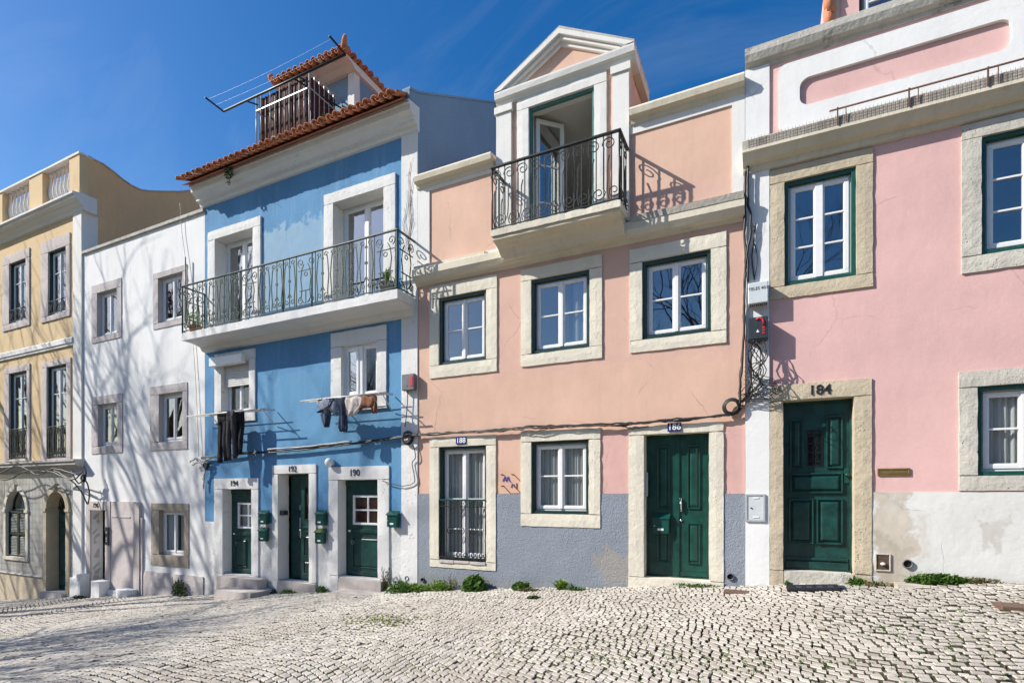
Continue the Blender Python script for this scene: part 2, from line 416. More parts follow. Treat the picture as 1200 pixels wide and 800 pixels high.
        fs.append(tuple(range(n))[::-1]); fs.append(tuple((len(rings)-1)*n+k for k in range(n)))
        return s.add(vs, fs, True)
    def build(s, name, mat, parent=None, loc=None):
        o0 = Vector(ORG[parent.name]) if parent is not None else Vector(loc or (0,0,0))
        me = bpy.data.meshes.new(name)
        me.from_pydata([(v[0]-o0.x, v[1]-o0.y, v[2]-o0.z) for v in s.v], [], s.f)
        me.polygons.foreach_set('use_smooth', s.smooth)
        me.materials.append(MATS[mat]); me.update()
        ob = bpy.data.objects.new(name, me); C.objects.link(ob)
        bm = bmesh.new(); bm.from_mesh(me); bmesh.ops.recalc_face_normals(bm, faces=bm.faces[:]); bm.to_mesh(me); bm.free()
        if parent is not None: ob.parent = parent
        else: ob.location = o0
        ORG[ob.name] = tuple(o0)
        return ob

def tag(o, label=None, cat=None, group=None, kind=None):
    if label: o['label'] = label
    if cat: o['category'] = cat
    if group: o['group'] = group
    if kind: o['kind'] = kind
    return o
def thing(name, label, cat, loc, group=None):
    o = bpy.data.objects.new(name, None); C.objects.link(o); o.location = loc; o.empty_display_size = .2
    ORG[o.name] = tuple(loc); return tag(o, label, cat, group)
def copy_tree(o, parent=None):
    c = o.copy(); C.objects.link(c)
    if parent is not None: c.parent = parent
    for ch in list(o.children): copy_tree(ch, c)
    ORG[c.name] = ORG[o.name]
    return c

def wall(mb, x0, x1, z0, z1, holes, y0=0.0, y1=.38):
    """a wall slab with rectangular openings; one quad per cell plus the reveals"""
    hs = [(max(a,x0), min(b,x1), max(c,z0), min(d,z1)) for a,b,c,d in holes if a < x1 and b > x0 and c < z1 and d > z0]
    xs = sorted({x0, x1, *[h[0] for h in hs], *[h[1] for h in hs]}); zs = sorted({z0, z1, *[h[2] for h in hs], *[h[3] for h in hs]})
    xs = [xs[0]] + [b for a, b in zip(xs, xs[1:]) if b-a > 1e-5]; zs = [zs[0]] + [b for a, b in zip(zs, zs[1:]) if b-a > 1e-5]
    nx, nz = len(xs)-1, len(zs)-1
    def solid(i, j):
        if i < 0 or j < 0 or i >= nx or j >= nz: return False
        cx, cz = (xs[i]+xs[i+1])/2, (zs[j]+zs[j+1])/2
        return not any(h[0] < cx < h[1] and h[2] < cz < h[3] for h in hs)
    for i in range(nx):
        for j in range(nz):
            if not solid(i, j): continue
            a, b, c, d = xs[i], xs[i+1], zs[j], zs[j+1]
            mb.add([(a,y0,c),(b,y0,c),(b,y0,d),(a,y0,d)], [(0,1,2,3)]); mb.add([(a,y1,c),(b,y1,c),(b,y1,d),(a,y1,d)], [(3,2,1,0)])
            if not solid(i-1,j): mb.add([(a,y0,c),(a,y1,c),(a,y1,d),(a,y0,d)], [(0,3,2,1)])
            if not solid(i+1,j): mb.add([(b,y0,c),(b,y1,c),(b,y1,d),(b,y0,d)], [(0,1,2,3)])
            if not solid(i,j-1): mb.add([(a,y0,c),(b,y0,c),(b,y1,c),(a,y1,c)], [(3,2,1,0)])
            if not solid(i,j+1): mb.add([(a,y0,d),(b,y0,d),(b,y1,d),(a,y1,d)], [(0,1,2,3)])
    return mb

def ring(mb, o, i, y0, y1, fn='cbox', **k):
    """rectangular frame: o and i are (x0,x1,z0,z1); lintel and sill over the full width, jambs between"""
    f = getattr(mb, fn); j = .004 if fn == 'rbox' else 0
    if o[3] > i[3]+1e-4: f(o[0], o[1], y0, y1, i[3], o[3], **k)
    if i[2] > o[2]+1e-4: f(o[0], o[1], y0, y1, o[2], i[2], **k)
    if i[0] > o[0]+1e-4: f(o[0], i[0], y0, y1, i[2]+j, i[3]-j, **k)
    if o[1] > i[1]+1e-4: f(i[1], o[1], y0, y1, i[2]+j, i[3]-j, **k)
    return mb
def inset(r, a, b=None, c=None, d=None):
    if b is None: b = c = d = a
    return (r[0]+a, r[1]-b, r[2]+c, r[3]-d)

def surround(parent, O, I, mat, proud=.03, deep=.2, open_bottom=False):  # separate blocks with open mortar joints
    mb = MB()
    if open_bottom: O = (O[0], O[1], I[2], O[3])
    ring(mb, O, I, -proud, deep, 'rbox')
    return mb.build('stone_surround', mat, parent)

def rot_pts(mb, i0, cx, cy, ang):
    """swing everything added since index i0 about the vertical axis through (cx, cy)"""
    c, s_ = math.cos(ang), math.sin(ang)
    for k in range(i0, len(mb.v)):
        x, y, z = mb.v[k]; dx, dy = x-cx, y-cy
        mb.v[k] = (cx+dx*c-dy*s_, cy+dx*s_+dy*c, z)

def casement(parent, r, y, bars=(.5,), fmat='white_frame', st=.055, gmat='glass', t=.05, swing=0, hinge='l', bot=None, panel=None):
    """one glazed leaf: casement > (panes are a sibling part so the tree stays three deep)"""
    f = MB(); g = MB(); i = (r[0]+st, r[1]-st, r[2]+(bot or st), r[3]-st)
    ring(f, r, i, y, y+t, c=.006)
    for b in bars:
        z = i[2]+(i[3]-i[2])*b; f.cbox(i[0], i[1], y+.004, y+t-.008, z-.014, z+.014, .004)
    ring(f, inset(i, -.002), inset(i, .012), y+.012, y+t-.012, 'box')
    g.box(i[0]+.002, i[1]-.002, y+t*.5-.004, y+t*.5+.004, i[2]+.002, i[3]-.002)
    if swing:
        cx = r[0] if hinge == 'l' else r[1]
        rot_pts(f, 0, cx, y, swing); rot_pts(g, 0, cx, y, swing)
    c = f.build('casement', fmat, parent)
    g.build('pane', gmat, parent)
    return c

def curtain(parent, x0, x1, z0, z1, y, amp=.02, folds=9, mat='curtain', seed=0):
    n = 60; vs = []; fs = []
    for k in range(n+1):
        u = k/n; x = x0+(x1-x0)*u
        for z in (z0, z1):
            vs.append((x, y + amp*math.sin(u*folds*2*PI+seed)+amp*.7*math.sin(u*folds*3.3+seed*2), z))
    for k in range(n): fs.append((2*k, 2*k+2, 2*k+3, 2*k+1))
    return MB().add(vs, fs, True).build('curtain', mat, parent)

def window(house, O, I, stone, bars=(.5,), outer='dark_green', oth=.055, oy=.015, sy=.09, proud=.03, gmat='glass', curtains=None,
           label=None, st=.055, sashmat='white_frame', mull=.03, tilt=0, name='window'):
    """house > window (fixed frame) > stone_surround, casement x2, pane x2, curtain"""
    mb = MB()
    if outer: ring(mb, I, inset(I, oth, oth, oth*1.1, oth), oy, .22); J = inset(I, oth, oth, oth*1.1, oth)
    else: ring(mb, I, inset(I, .035), sy-.005, sy+.07); J = inset(I, .035)
    w = mb.build(name, outer or sashmat, house)
    if label: w['label'] = label
    surround(w, O, I, stone, proud, max(.2, sy+.08))
    fr = MB(); K = inset(J, .022, .022, .03, .022)
    ring(fr, J, K, sy, sy+.07, c=.004); fr.build('sash_frame', sashmat, w)
    mid = (J[0]+J[1])/2
    casement(w, (K[0]+.002, mid-.001, K[2]+.002, K[3]-.002), sy-.012, bars, sashmat, st, gmat)
    casement(w, (mid+.001, K[1]-.002, K[2]+.002, K[3]-.002), sy-.012, bars, sashmat, st, gmat)
    if mull: MB().cbox(mid-mull, mid+mull, sy-.026, sy-.012, K[2]+.006, K[3]-.006, .004).build('meeting_stile', sashmat, w)
    if curtains:
        for (u0, u1, v0, fo, sd) in curtains:
            curtain(w, J[0]+(J[1]-J[0])*u0, J[0]+(J[1]-J[0])*u1, J[2]+(J[3]-J[2])*v0, J[3], sy+.085, .018, fo, 'curtain', sd)
    return w

def panel(mb, r, y, h=.018, m=.035):
    """raised-and-fielded door panel on the face y (towards the street)"""
    ring(mb, r, inset(r, .022), y-h, y+.002, c=.006)
    a = inset(r, .022+m*.3); b = inset(r, .022+m)
    z = [(a[0],a[2]),(a[1],a[2]),(a[1],a[3]),(a[0],a[3])]; w = [(b[0],b[2]),(b[1],b[2]),(b[1],b[3]),(b[0],b[3])]
    vs = [(x, y-.001, q) for x, q in z] + [(x, y-h*.85, q) for x, q in w]
    mb.add(vs, [(0,1,5,4),(1,2,6,5),(2,3,7,6),(3,0,4,7),(4,5,6,7)])

def scroll(cx, cz, r, a0, turns, sgn=1, n=14, end=.22):
    return [(cx+r*(1-(1-end)*i/n)*math.cos(a0+sgn*2*PI*turns*i/n), cz+r*(1-(1-end)*i/n)*math.sin(a0+sgn*2*PI*turns*i/n)) for i in range(n+1)]

def unit_lyre(w, H):
    L_ = [[(.01,0),(.01,H)], [(w-.01,0),(w-.01,H)]]
    for s in (0, 1):
        f = (lambda u: u) if s == 0 else (lambda u: w-u)
        pl = [(f(w*.42), .06), (f(w*.26), .16), (f(w*.30), .35), (f(w*.24), .60), (f(w*.30), .80), (f(w*.40), .90)]
        L_.append(pl)
        L_.append([(f(a), b) for a, b in scroll(w*.24, H-.16, .095, PI*1.4, 1.25, -1)])
        L_.append([(f(a), b) for a, b in scroll(w*.24, .12, .085, PI*.5, 1.25, 1)])
    L_ += [[(w*.12, H*.70), (w*.88, H*.70)], [(w*.2, H*.30), (w*.8, H*.30)],
           [(w*.5, H*.30), (w*.5, .05)], scroll(w*.5, H*.62, .045, 0, 1, 1, 10, 1)]
    return L_
def unit_bars(w, H):
    L_ = []
    for s in (0, 1):
        f = (lambda u: u) if s == 0 else (lambda u: w-u)
        L_.append([(f(w*.10), .04), (f(w*.14), .22), (f(w*.06), .5*H), (f(w*.14), H-.22), (f(w*.20), H-.1)])
        L_.append([(f(a), b) for a, b in scroll(w*.26, H-.10, .06, PI, 1.1, -1, 12)])
        L_.append([(f(a), b) for a, b in scroll(w*.28, .13, .07, PI*1.2, 1.2, -1, 12)])
    L_ += [[(w*.5, 0), (w*.5, H)], scroll(w*.5, H*.55, .032, 0, 1, 1, 8, 1), [(w*.36, .24), (w*.5, .34), (w*.64, .24)],
           scroll(w*.5, H*.84, .028, 0, 1, 1, 8, 1)]
    return L_
def unit_small(w, H):
    """lighter scroll work of the pink balcony"""
    L_ = [[(w*.5, 0), (w*.5, H)]]
    L_.append([(0.0, H-.28), (w*.02, H-.2)] + scroll(w*.34, H-.15, .115, PI, 1.35, -1, 16))
    L_.append([(w*.98, .26), (w*.96, .2)] + scroll(w*.66, .14, .115, 0, 1.35, -1, 16))
    L_.append([(0.0, .0), (0.0, H-.28)]); L_.append([(w*.98, .26), (w*.98, H)])
    L_.append([(w*.34, .02), (w*.2, .16), (w*.25, .34), (w*.25, .62), (w*.36, .72)])
    return L_
def railing(mb, p0, p1, z0, H, units, r=.0105, rs=.0085):
    """map 2-D ironwork units on the vertical plane from p0 to p1"""
    p0 = Vector((*p0, 0)); p1 = Vector((*p1, 0)); d = (p1-p0); Ln = d.length; d.normalize()
    tot = sum(w for _, w in units); k = Ln/tot; u0 = 0
    for fn, w in units:
        w *= k
        for pl in fn(w, H):
            mb.tube([(p0+d*(u0+u)+Vector((0,0,z0+v)))[:] for u, v in pl], rs if len(pl) > 8 else r, 4)
        u0 += w

def barrel_tiles(mb, o, au, av, nu, lenfn, pitch=.2, course=.36, r=.078):
    """rows of curved clay tiles: au along the eave, av up the slope"""
    o = Vector(o); au = Vector(au).normalized(); av = Vector(av).normalized(); nn = au.cross(av).normalized()
    if nn.z < 0: nn = -nn
    th = .014; seg = 6
    def tile(u, s0, s1, ra, rb, lift0, lift1, convex):
        vs = []
        for (s_, rr, lf) in ((s0, ra, lift0), (s1, rb, lift1)):
            for q in (0, th):
                for k in range(seg+1):
                    a = PI*k/seg; rad = rr-q
                    hh = math.sin(a)*rad if convex else -math.sin(a)*rad
                    vs.append((o + au*(u-math.cos(a)*rad) + av*s_ + nn*(hh+lf))[:])
        n = seg+1; fs = []
        for k in range(seg):
            fs.append((k, k+1, 2*n+k+1, 2*n+k)); fs.append((n+k, 3*n+k, 3*n+k+1, n+k+1))
            fs.append((k, n+k, n+k+1, k+1)); fs.append((2*n+k, 2*n+k+1, 3*n+k+1, 3*n+k))
        fs.append((0, 2*n, 3*n, n)); fs.append((seg, n+seg, 3*n+seg, 2*n+seg))
        mb.add(vs, fs, True)
    for i in range(nu):
        u = (i+.5)*pitch; Lm = lenfn(u)
        k = 0; s0 = 0
        while s0 < Lm:
            j = random.uniform(-.012, .012)
            s1 = min(s0+course+.06, Lm+.05)
            tile(u+j*.4, s0+j, s1, r*1.03, r*.86, .055+random.uniform(0,.006), .035, True)
            tile(u+pitch/2, s0+j*.5+.01, s1, r*.92, r*1.0, .075, .06, False)
            s0 += course
            if s0 > 2.6: 
                course = 1.2
        course = .36

def number(txt, x, z, size, mat, y=-.036, parent=None, name='numerals', ext=.003, loc=None, bold=0.0):
    cu = bpy.data.curves.new(name, 'FONT'); cu.body = txt; cu.size = size; cu.extrude = ext; cu.align_x = 'CENTER'; cu.align_y = 'CENTER'
    cu.offset = bold
    tmp = bpy.data.objects.new('tmp', cu); C.objects.link(tmp)
    dg = bpy.context.evaluated_depsgraph_get(); dg.update()
    me = bpy.data.meshes.new_from_object(tmp.evaluated_get(dg)); bpy.data.objects.remove(tmp); bpy.data.curves.remove(cu)
    mb = MB(); mb.add([(x+v.co.x, y-v.co.z, z+v.co.y) for v in me.vertices], [tuple(p.vertices) for p in me.polygons])
    bpy.data.meshes.remove(me)
    return mb.build(name, mat, parent, loc)
# ------------------------------------------------------------------ street
def build_ground():
    xs = list(np.linspace(-60, 40, 126)); ys = list(np.linspace(-45, 12, 58)); vs = []; fs = []
    for y in ys:
        for x in xs: vs.append((x, y, gz(x, y) - .030))
    n = len(xs)
    for j in range(len(ys)-1):
        for i in range(n-1): fs.append((j*n+i, j*n+i+1, (j+1)*n+i+1, (j+1)*n+i))
    tag(MB().add(vs, fs, True).build('street_ground', 'joint_soil'), kind='structure')
build_ground()

def hfun(x): return 1.15*math.sin(.42*x+1.1) + .10*math.sin(1.9*x+.4) + .10*x
def build_cobbles():
    rnd = random.Random(3); w = .094
    xs0, xs1 = -31.0, 6.5
    VS = []; FS = []; TN = []
    def top(x, y): return gz(x, y)
    j = 0
    hv = [hfun(xs0 + i*.25) for i in range(int((xs1-xs0)/.25)+1)]
    cmin, cmax = min(hv) - 10.5, max(hv) + .3
    c = cmin
    # cheap height lookup
    gxs = np.arange(-32, 8, .05); gvals = [(gx(a-.6)+gx(a)*2+gx(a+.6))/4 for a in gxs]
    def gfast(x, y):
        i = (x+32)/.05; k = int(i); f = i-k
        return gvals[k]*(1-f)+gvals[k+1]*f + .0198*min(0, y)
    row = 0
    while c < cmax:
        x = xs0 + rnd.random()*.1
        while x < xs1:
            dh = (hfun(x+.02)-hfun(x-.02))/.04; cs = 1/math.sqrt(1+dh*dh)
            wd = w*rnd.uniform(.86, 1.22)*cs
            y = c - hfun(x)
            # visible wedge of the street only, with room for a step to the side
            vis = (-9.6 < y < .05) and not (y < -7.9 and not(-9 < x < 3)) and (x > -3 - (y+9.6)*3.4) and (x < 1.4 + (y+9.6)*.62)
            if vis and not (y > -.02):
                rw = w*cs  # row height in y so that rows keep their width
                g = .0078
                pts = []
                for (ax, ay) in ((-.5,-.5),(.5,-.5),(.5,.5),(-.5,.5)):
                    xx = x + ax*(wd-2*g)
                    yy = y + ay*(w/cs*.98-2*g-.006) - (ax*(wd))*dh
                    pts.append((xx+rnd.uniform(-.0055,.0055), yy+rnd.uniform(-.0055,.0055)))
                cx = sum(p[0] for p in pts)/4; cy = sum(p[1] for p in pts)/4
                und = .022*noise.noise(Vector((cx*.9, cy*.9, 0)))
                zt = gfast(cx, cy) + und + (rnd.uniform(-.005, .005) if rnd.random() > .02 else -.018)
                tx, ty = rnd.uniform(-.035,.035), rnd.uniform(-.035,.035)
                b = len(VS)
                for (px_, py_) in pts: VS.append((cx+(px_-cx)*.93, cy+(py_-cy)*.93, zt-.045))
                for (px_, py_) in pts: VS.append((px_, py_, zt-.008+(px_-cx)*tx+(py_-cy)*ty))
                for (px_, py_) in pts:
                    qx, qy = cx+(px_-cx)*.88, cy+(py_-cy)*.88
                    VS.append((qx, qy, zt+(qx-cx)*tx+(qy-cy)*ty))
                for k in range(4):
                    k2 = (k+1)%4
                    FS.append((b+k, b+k2, b+4+k2, b+4+k)); FS.append((b+4+k, b+4+k2, b+8+k2, b+8+k))
                FS.append((b+8, b+9, b+10, b+11))
                tn = min(1, max(0, rnd.gauss(.60, .24))); TN.append(tn)
            x += wd
        c += w/math.cos(.28)
        row += 1
    me = bpy.data.meshes.new('cobblestone_paving'); me.from_pydata(VS, [], FS)
    at = me.attributes.new('tone', 'FLOAT', 'FACE')
    at.data.foreach_set('value', (np.repeat(np.array(TN, dtype=np.float32)[:, None], 9, axis=1) * np.array([0,1,0,1,0,1,0,1,1]) - np.array([1,0,1,0,1,0,1,0,0])).astype(np.float32).ravel())
    me.materials.append(MATS['cobble']); me.update()
    ob = bpy.data.objects.new('cobblestone_paving', me); C.objects.link(ob); tag(ob, kind='structure')
    print('cobbles', len(TN))
build_cobbles()

# ------------------------------------------------------------------ shared house shell
def shell(h, x0, x1, ztop, floors, depth=8.0, sidemat='room_wall', left=True, right=True, zb=None, roofz=None, inner=2.6):
    zb = zb if zb is not None else gx(x0) - .8
    mb = MB()
    if left: mb.box(x0+.006, x0+.22, .38, depth, zb, ztop)
    if right: mb.box(x1-.22, x1-.006, .38, depth, zb, ztop)
    mb.box(x0+.22, x1-.22, depth-.3, depth, zb, ztop)
    mb.build('side_wall', sidemat, h)
    mb = MB()
    mb.box(x0+.22, x1-.22, inner, inner+.12, zb, ztop-.25)
    for z in floors: mb.box(x0+.22, x1-.22, .381, inner, z-.12, z)
    mb.box(x0+.22, x1-.22, .381, depth-.3, ztop-.25, ztop-.1)
    n = max(1, round((x1-x0)/3.2))
    for k in range(1, n):
        xx = x0+(x1-x0)*k/n; 
        mb.box(xx-.05, xx+.05, .385, inner, zb, ztop-.25)
    mb.build('interior_wall', 'room_wall', h)

# ================================================================== 1. ochre house, far left
x0, x1 = -30.5, X(97.5)
zg = gx(-21)
ho = thing('town_house', 'ochre house with white parapet balustrade and two arched openings at street level', 'house', (-21, 0, zg), 'terraced houses in the sloping street')
up = {}
wins_o = [(R(4,300,389, 35.7,293,381), R(12,309,380, 31.5,303.5,374)), (R(49,284,379, 83,274,370), R(57.7,295,371, 78.5,289.5,364))]
fr_o = [(R(6.5,431,540.5, 36,426.5,540), R(11.8,437,538, 32.6,435,537)), (R(50,423.6,540, 84,420,539.5), R(56,430,537, 79,426.5,536))]
dx = X(12) - X(57.7)
ZC = .98       # top of the shopfront cornice
# two more bays off to the left, outside the picture, keep the wall regular
def shift(r, d): return (r[0]+d, r[1]+d, r[2], r[3])
archW = dict(cx=(X(8)+X(31))/2, r=(X(31)-X(8))/2, spring=Z(20,598), bot=Z(20,652))
archD = dict(cx=(X(56)+X(78.5))/2, r=(X(78.5)-X(56))/2, spring=Z(67,597), bot=Z(67,694))
holes = [inset(o, .02) for o, i in wins_o] + [inset(o, .02) for o, i in fr_o]
rowr = (archW['r']+.18, archD['r']+.20)
hW = (archW['cx']-rowr[0], archW['cx']+rowr[0], archW['bot']-.15, archW['spring']+rowr[0]+.02)
hD = (archD['cx']-rowr[1], archD['cx']+rowr[1], archD['bot']-.4, archD['spring']+rowr[1]+.02)
pil0 = X(87.5)
mb = wall(MB(), x0, pil0, ZC-.1, 8.7, holes); mb.build('wall', 'ochre_plaster', ho)
zt0 = Z(20, 672)
tl = wall(MB(), x0, pil0, zt0, ZC-.1, [hW, hD])
def spandrel(mb, a, rr, h, y=0.0):
    n = 12
    for k in range(n):
        t0, t1 = PI*k/n, PI*(k+1)/n
        p = [(a['cx']+rr*math.cos(t), a['spring']+rr*math.sin(t)) for t in (t0, t1)]
        mb.add([(p[0][0],y,p[0][1]),(p[1][0],y,p[1][1]),(p[1][0],y,h[3]),(p[0][0],y,h[3])], [(0,1,2,3)])
spandrel(tl, archW, rowr[0]-.02, hW); spandrel(tl, archD, rowr[1]-.02, hD)
tl.build('tiled_wall', 'tile_pattern', ho)
wall(MB(), x0, pil0, zg-1.6, zt0, [hW, hD]).build('plinth', 'brown_wall', ho)
MB().exx([(-.03,zt0-.03),(-.045,zt0),(-.03,zt0+.03),(.01,zt0+.03),(.01,zt0-.03)], x0, hD[0]-.005).build('plinth_moulding', 'grey_stone', ho)
# corner pilaster, white, full height, with its plinth block
MB().rbox(pil0, x1, -.05, .40, gx(-19)+.55, 8.64, step=.5, amp=.002, wear=.003).build('corner_pilaster', 'white_trim', ho)
MB().rbox(pil0-.04, x1+.03, -.12, .30, gx(-19)-.5, gx(-19)+.56).build('pilaster_base', 'white_plaster', ho)
shell(ho, x0, x1, 8.6, [.8, 4.6], sidemat='ochre_gable', zb=-5)
# gable wall rising above the white house, with its swept top
gp = [(.38,7.0),(.12,7.0),(.12,10.38),(.30,10.36),(.55,10.36),(.83,10.28),(1.1,10.18),(1.36,10.12),(1.65,10.12),(1.92,10.22),(2.4,10.45),(2.94,10.72),(4.2,11.5),(4.2,7.0)]
MB().prismx(gp, x1-.30, x1-.002).build('gable_wall', 'ochre_gable', ho)
cap = MB()
top = gp[2:13]
for a, b in zip(top, top[1:]):
    cap.add([(x1-.33,a[0],a[1]),(x1+.03,a[0],a[1]),(x1+.03,b[0],b[1]),(x1-.33,b[0],b[1]),(x1-.33,a[0],a[1]+.04),(x1+.03,a[0],a[1]+.04),(x1+.03,b[0],b[1]+.04),(x1-.33,b[0],b[1]+.04)],
            [(0,1,2,3),(4,5,6,7),(0,1,5,4),(2,3,7,6),(1,2,6,5),(0,3,7,4)])
cap.build('gable_coping', 'weathered_cap', ho)
# string course, shop cornice, main cornice
MB().exx([(0,4.60),(-.05,4.60),(-.05,4.66),(-.08,4.68),(-.08,4.82),(-.04,4.86),(0,4.88)], x0, pil0-.003).build('string_course', 'white_trim', ho)
MB().exx([(.01,ZC-.30),(-.08,ZC-.30),(-.10,ZC-.2),(-.20,ZC-.12),(-.26,ZC-.10),(-.26,ZC-.02),(-.30,ZC),(-.30,ZC+.06),(.01,ZC+.08)], x0, X(99.5), .4).build('shopfront_cornice', 'weathered_cap', ho)
mc = MB().exx([(.0,8.62),(-.06,8.64),(-.08,8.72),(-.18,8.80),(-.20,8.86),(-.30,8.90),(-.30,8.96),(-.36,8.99),(-.36,9.05),(-.10,9.10),(.30,9.10),(.30,8.62)], x0, x1+.16, .6)
mc.build('main_cornice', 'white_trim', ho)
# parapet with pedestals and balusters
px1 = x1-.0; ped = []
edges = [(X(85.5), px1), (X(38.5), X(54)), (X(-6), X(7))]
zp0, zp1 = 9.10, 10.34
for a, b in edges: MB().rbox(a, b, -.10, .26, zp0, zp1, step=.5, amp=.002, wear=.004).build('parapet_pedestal', 'ochre_plaster', ho)
w_ = edges[1][0]-edges[2][1]
xx = edges[2][0]-w_
while xx > x0+.5: MB().rbox(xx-.55, xx, -.10, .26, zp0, zp1, step=.5, amp=.002).build('parapet_pedestal', 'ochre_plaster', ho); xx -= w_+.55
rl = MB(); rl.rbox(x0, edges[0][0], -.06, .22, zp0, zp0+.24, step=.8); rl.rbox(x0, px1+.03, -.13, .29, zp1, zp1+.07, step=.6); rl.build('parapet_rail', 'white_trim', ho)
def baluster(x):
    pr = [(.055,0),(.055,.05),(.03,.08),(.028,.14),(.055,.26),(.062,.36),(.045,.50),(.028,.66),(.026,.76),(.045,.80),(.05,.84),(.05,.87)]
    k = (zp1-zp0-.24)/.87
    MB().lathe((x, .08, zp0+.24), [(r*1.15, z*k) for r, z in pr], 8).build('baluster', 'white_trim', ho)
for (a, b) in ((edges[1][1], edges[0][0]), (edges[2][1], edges[1][0])):
    n = 7
    for k in range(n): baluster(a+(b-a)*(k+.5)/n)
# windows
for q, (O, I) in enumerate(wins_o):
    w = window(ho, O, I, 'pink_marble', bars=(.68,), outer='dark_green', oth=.03, sy=.09, proud=.04, gmat='glass')
    rm = MB(); zr = I[2]+.02; H = .42
    rm.tube([(I[0],-.02,zr+H),(I[1],-.02,zr+H)], .014, 5); rm.tube([(I[0],-.02,zr+.03),(I[1],-.02,zr+.03)], .010, 4)
    railing(rm, (I[0],-.02), (I[1],-.02), zr, H, [(lambda w_,h_: [scroll(w_*.5,h_*.5,w_*.42,0,1.3,1,12), [(0,0),(w_,h_)], [(w_,0),(0,h_)]], .26)]*4, .008, .008)
    rm.build('window_railing', 'iron', w)
for q, (O, I) in enumerate(fr_o):
    w = window(ho, O, I, 'pink_marble', bars=(.72,), outer='dark_green', oth=.03, sy=.09, proud=.04, gmat='glass')
    rm = MB(); zr = I[2]+.03; H = .98
    rm.tube([(I[0],-.03,zr+H),(I[1],-.03,zr+H)], .018, 5); rm.tube([(I[0],-.03,zr+.03),(I[1],-.03,zr+.03)], .012, 4)
    railing(rm, (I[0],-.03), (I[1],-.03), zr, H, [(unit_bars, .26)]*4, .012, .010)
    rm.build('window_railing', 'iron', w)
# arched stone surrounds
def arch(parent, a, w, y0, y1, mat, name='arch_surround', base=None, key=True):
    mb = MB(); cx, r, sp, bt = a['cx'], a['r'], a['spring'], (a['bot'] if base is None else base)
    mb.rbox(cx-r-w, cx-r, y0, y1, bt, sp-.06); mb.rbox(cx+r, cx+r+w, y0, y1, bt, sp-.06)
    mb.rbox(cx-r-w-.04, cx-r+.015, y0-.03, y1, sp-.06, sp+.04); mb.rbox(cx+r-.015, cx+r+w+.04, y0-.03, y1, sp-.06, sp+.04)
    n = 18; vs = []; fs = []
    for k in range(n+1):
        t = PI*k/n; c, s_ = math.cos(t), math.sin(t)
        z0_ = sp+.04
        for (rr, yy) in ((r, y0), (r+w, y0), (r+w, y1), (r, y1)): vs.append((cx+rr*c, yy, z0_+(rr*s_)*(1-.04/(r+w))))
    for k in range(n):
        for q in range(4): fs.append((4*k+q, 4*k+(q+1)%4, 4*k+4+(q+1)%4, 4*k+4+q))
    mb.add(vs, fs)
    if key: mb.cbox(cx-.05, cx+.05, y0-.05, y0+.1, sp+r*.96, sp+r+w+.06, .01)
    return mb.build(name, mat, parent)
wa = MB(); a = archW
n = 14
# arched window: semicircular light above, louvred shutters below
vs = [(a['cx'],.18,a['spring']+.04)] + [(a['cx']+a['r']*math.cos(PI*k/n), .18, a['spring']+.04+a['r']*math.sin(PI*k/n)) for k in range(n+1)]
frm = MB().cbox(a['cx']-a['r'], a['cx']+a['r'], .12, .2, a['spring']-.02, a['spring']+.05); frm.tube([(a['cx']+(a['r']-.03)*math.cos(PI*k/n), .17, a['spring']+.04+(a['r']-.03)*math.sin(PI*k/n)) for k in range(n+1)], .03, 6)
aw = frm.build('arched_window', 'dark_green', ho)
MB().add(vs, [(0,k+1,k+2) for k in range(n)]).build('fanlight_pane', 'glass_blue', aw)
arch(aw, a, .16, -.04, .3, 'cream_stone')
MB().rbox(a['cx']-a['r']-.18, a['cx']+a['r']+.18, -.06, .3, a['bot']-.12, a['bot']).build('sill', 'cream_stone', aw)
for sgn in (-1, 1):
    s = MB(); r = (a['cx']-a['r']+.01, a['cx']-.005, a['bot']+.01, a['spring']-.03) if sgn < 0 else (a['cx']+.005, a['cx']+a['r']-.01, a['bot']+.01, a['spring']-.03)
    i = inset(r, .06); ring(s, r, i, .04, .085, c=.006)
    m_ = (i[2]+i[3])/2; s.cbox(i[0], i[1], .045, .08, m_-.04, m_+.04)
    k = 0; z = i[2]+.02
    while z < i[3]-.02:
        if abs(z-m_) > .06: s.add([(i[0],.05,z-.02),(i[1],.05,z-.02),(i[1],.078,z+.018),(i[0],.078,z+.018),(i[0],.056,z-.02),(i[1],.056,z-.02),(i[1],.084,z+.018),(i[0],.084,z+.018)], [(0,1,2,3),(4,5,6,7),(0,1,5,4),(2,3,7,6)])
        z += .052
    s.box(i[0], i[1], .088, .092, i[2], i[3])
    s.build('shutter', 'dark_green', aw)
# arched door
a = archD
dr = MB(); zd = a['bot']+.02; y = .30
for sgn in (-1, 1):
    r = (a['cx']-a['r'], a['cx']-.004, zd, a['spring']) if sgn < 0 else (a['cx']+.004, a['cx']+a['r'], zd, a['spring'])
    dr.box(r[0], r[1], y, y+.06, r[2], r[3])
    hh = r[3]-r[2]
    for (f0, f1) in ((.04,.20),(.23,.62),(.65,.80),(.83,.97)): panel(dr, (r[0]+.07, r[1]-.07, r[2]+hh*f0, r[2]+hh*f1), y, .03)
dr.cbox(a['cx']-.025, a['cx']+.025, y-.03, y, zd+.03, a['spring']-.02)
dd = dr.build('arched_door', 'green_paint', ho)
fl = MB().cbox(a['cx']-a['r'], a['cx']+a['r'], y-.03, y+.06, a['spring'], a['spring']+.09)
for k in range(1, 8): fl.tube([(a['cx'], y, a['spring']+.08), (a['cx']+a['r']*math.cos(PI*k/8), y, a['spring']+.06+a['r']*math.sin(PI*k/8))], .010, 4)
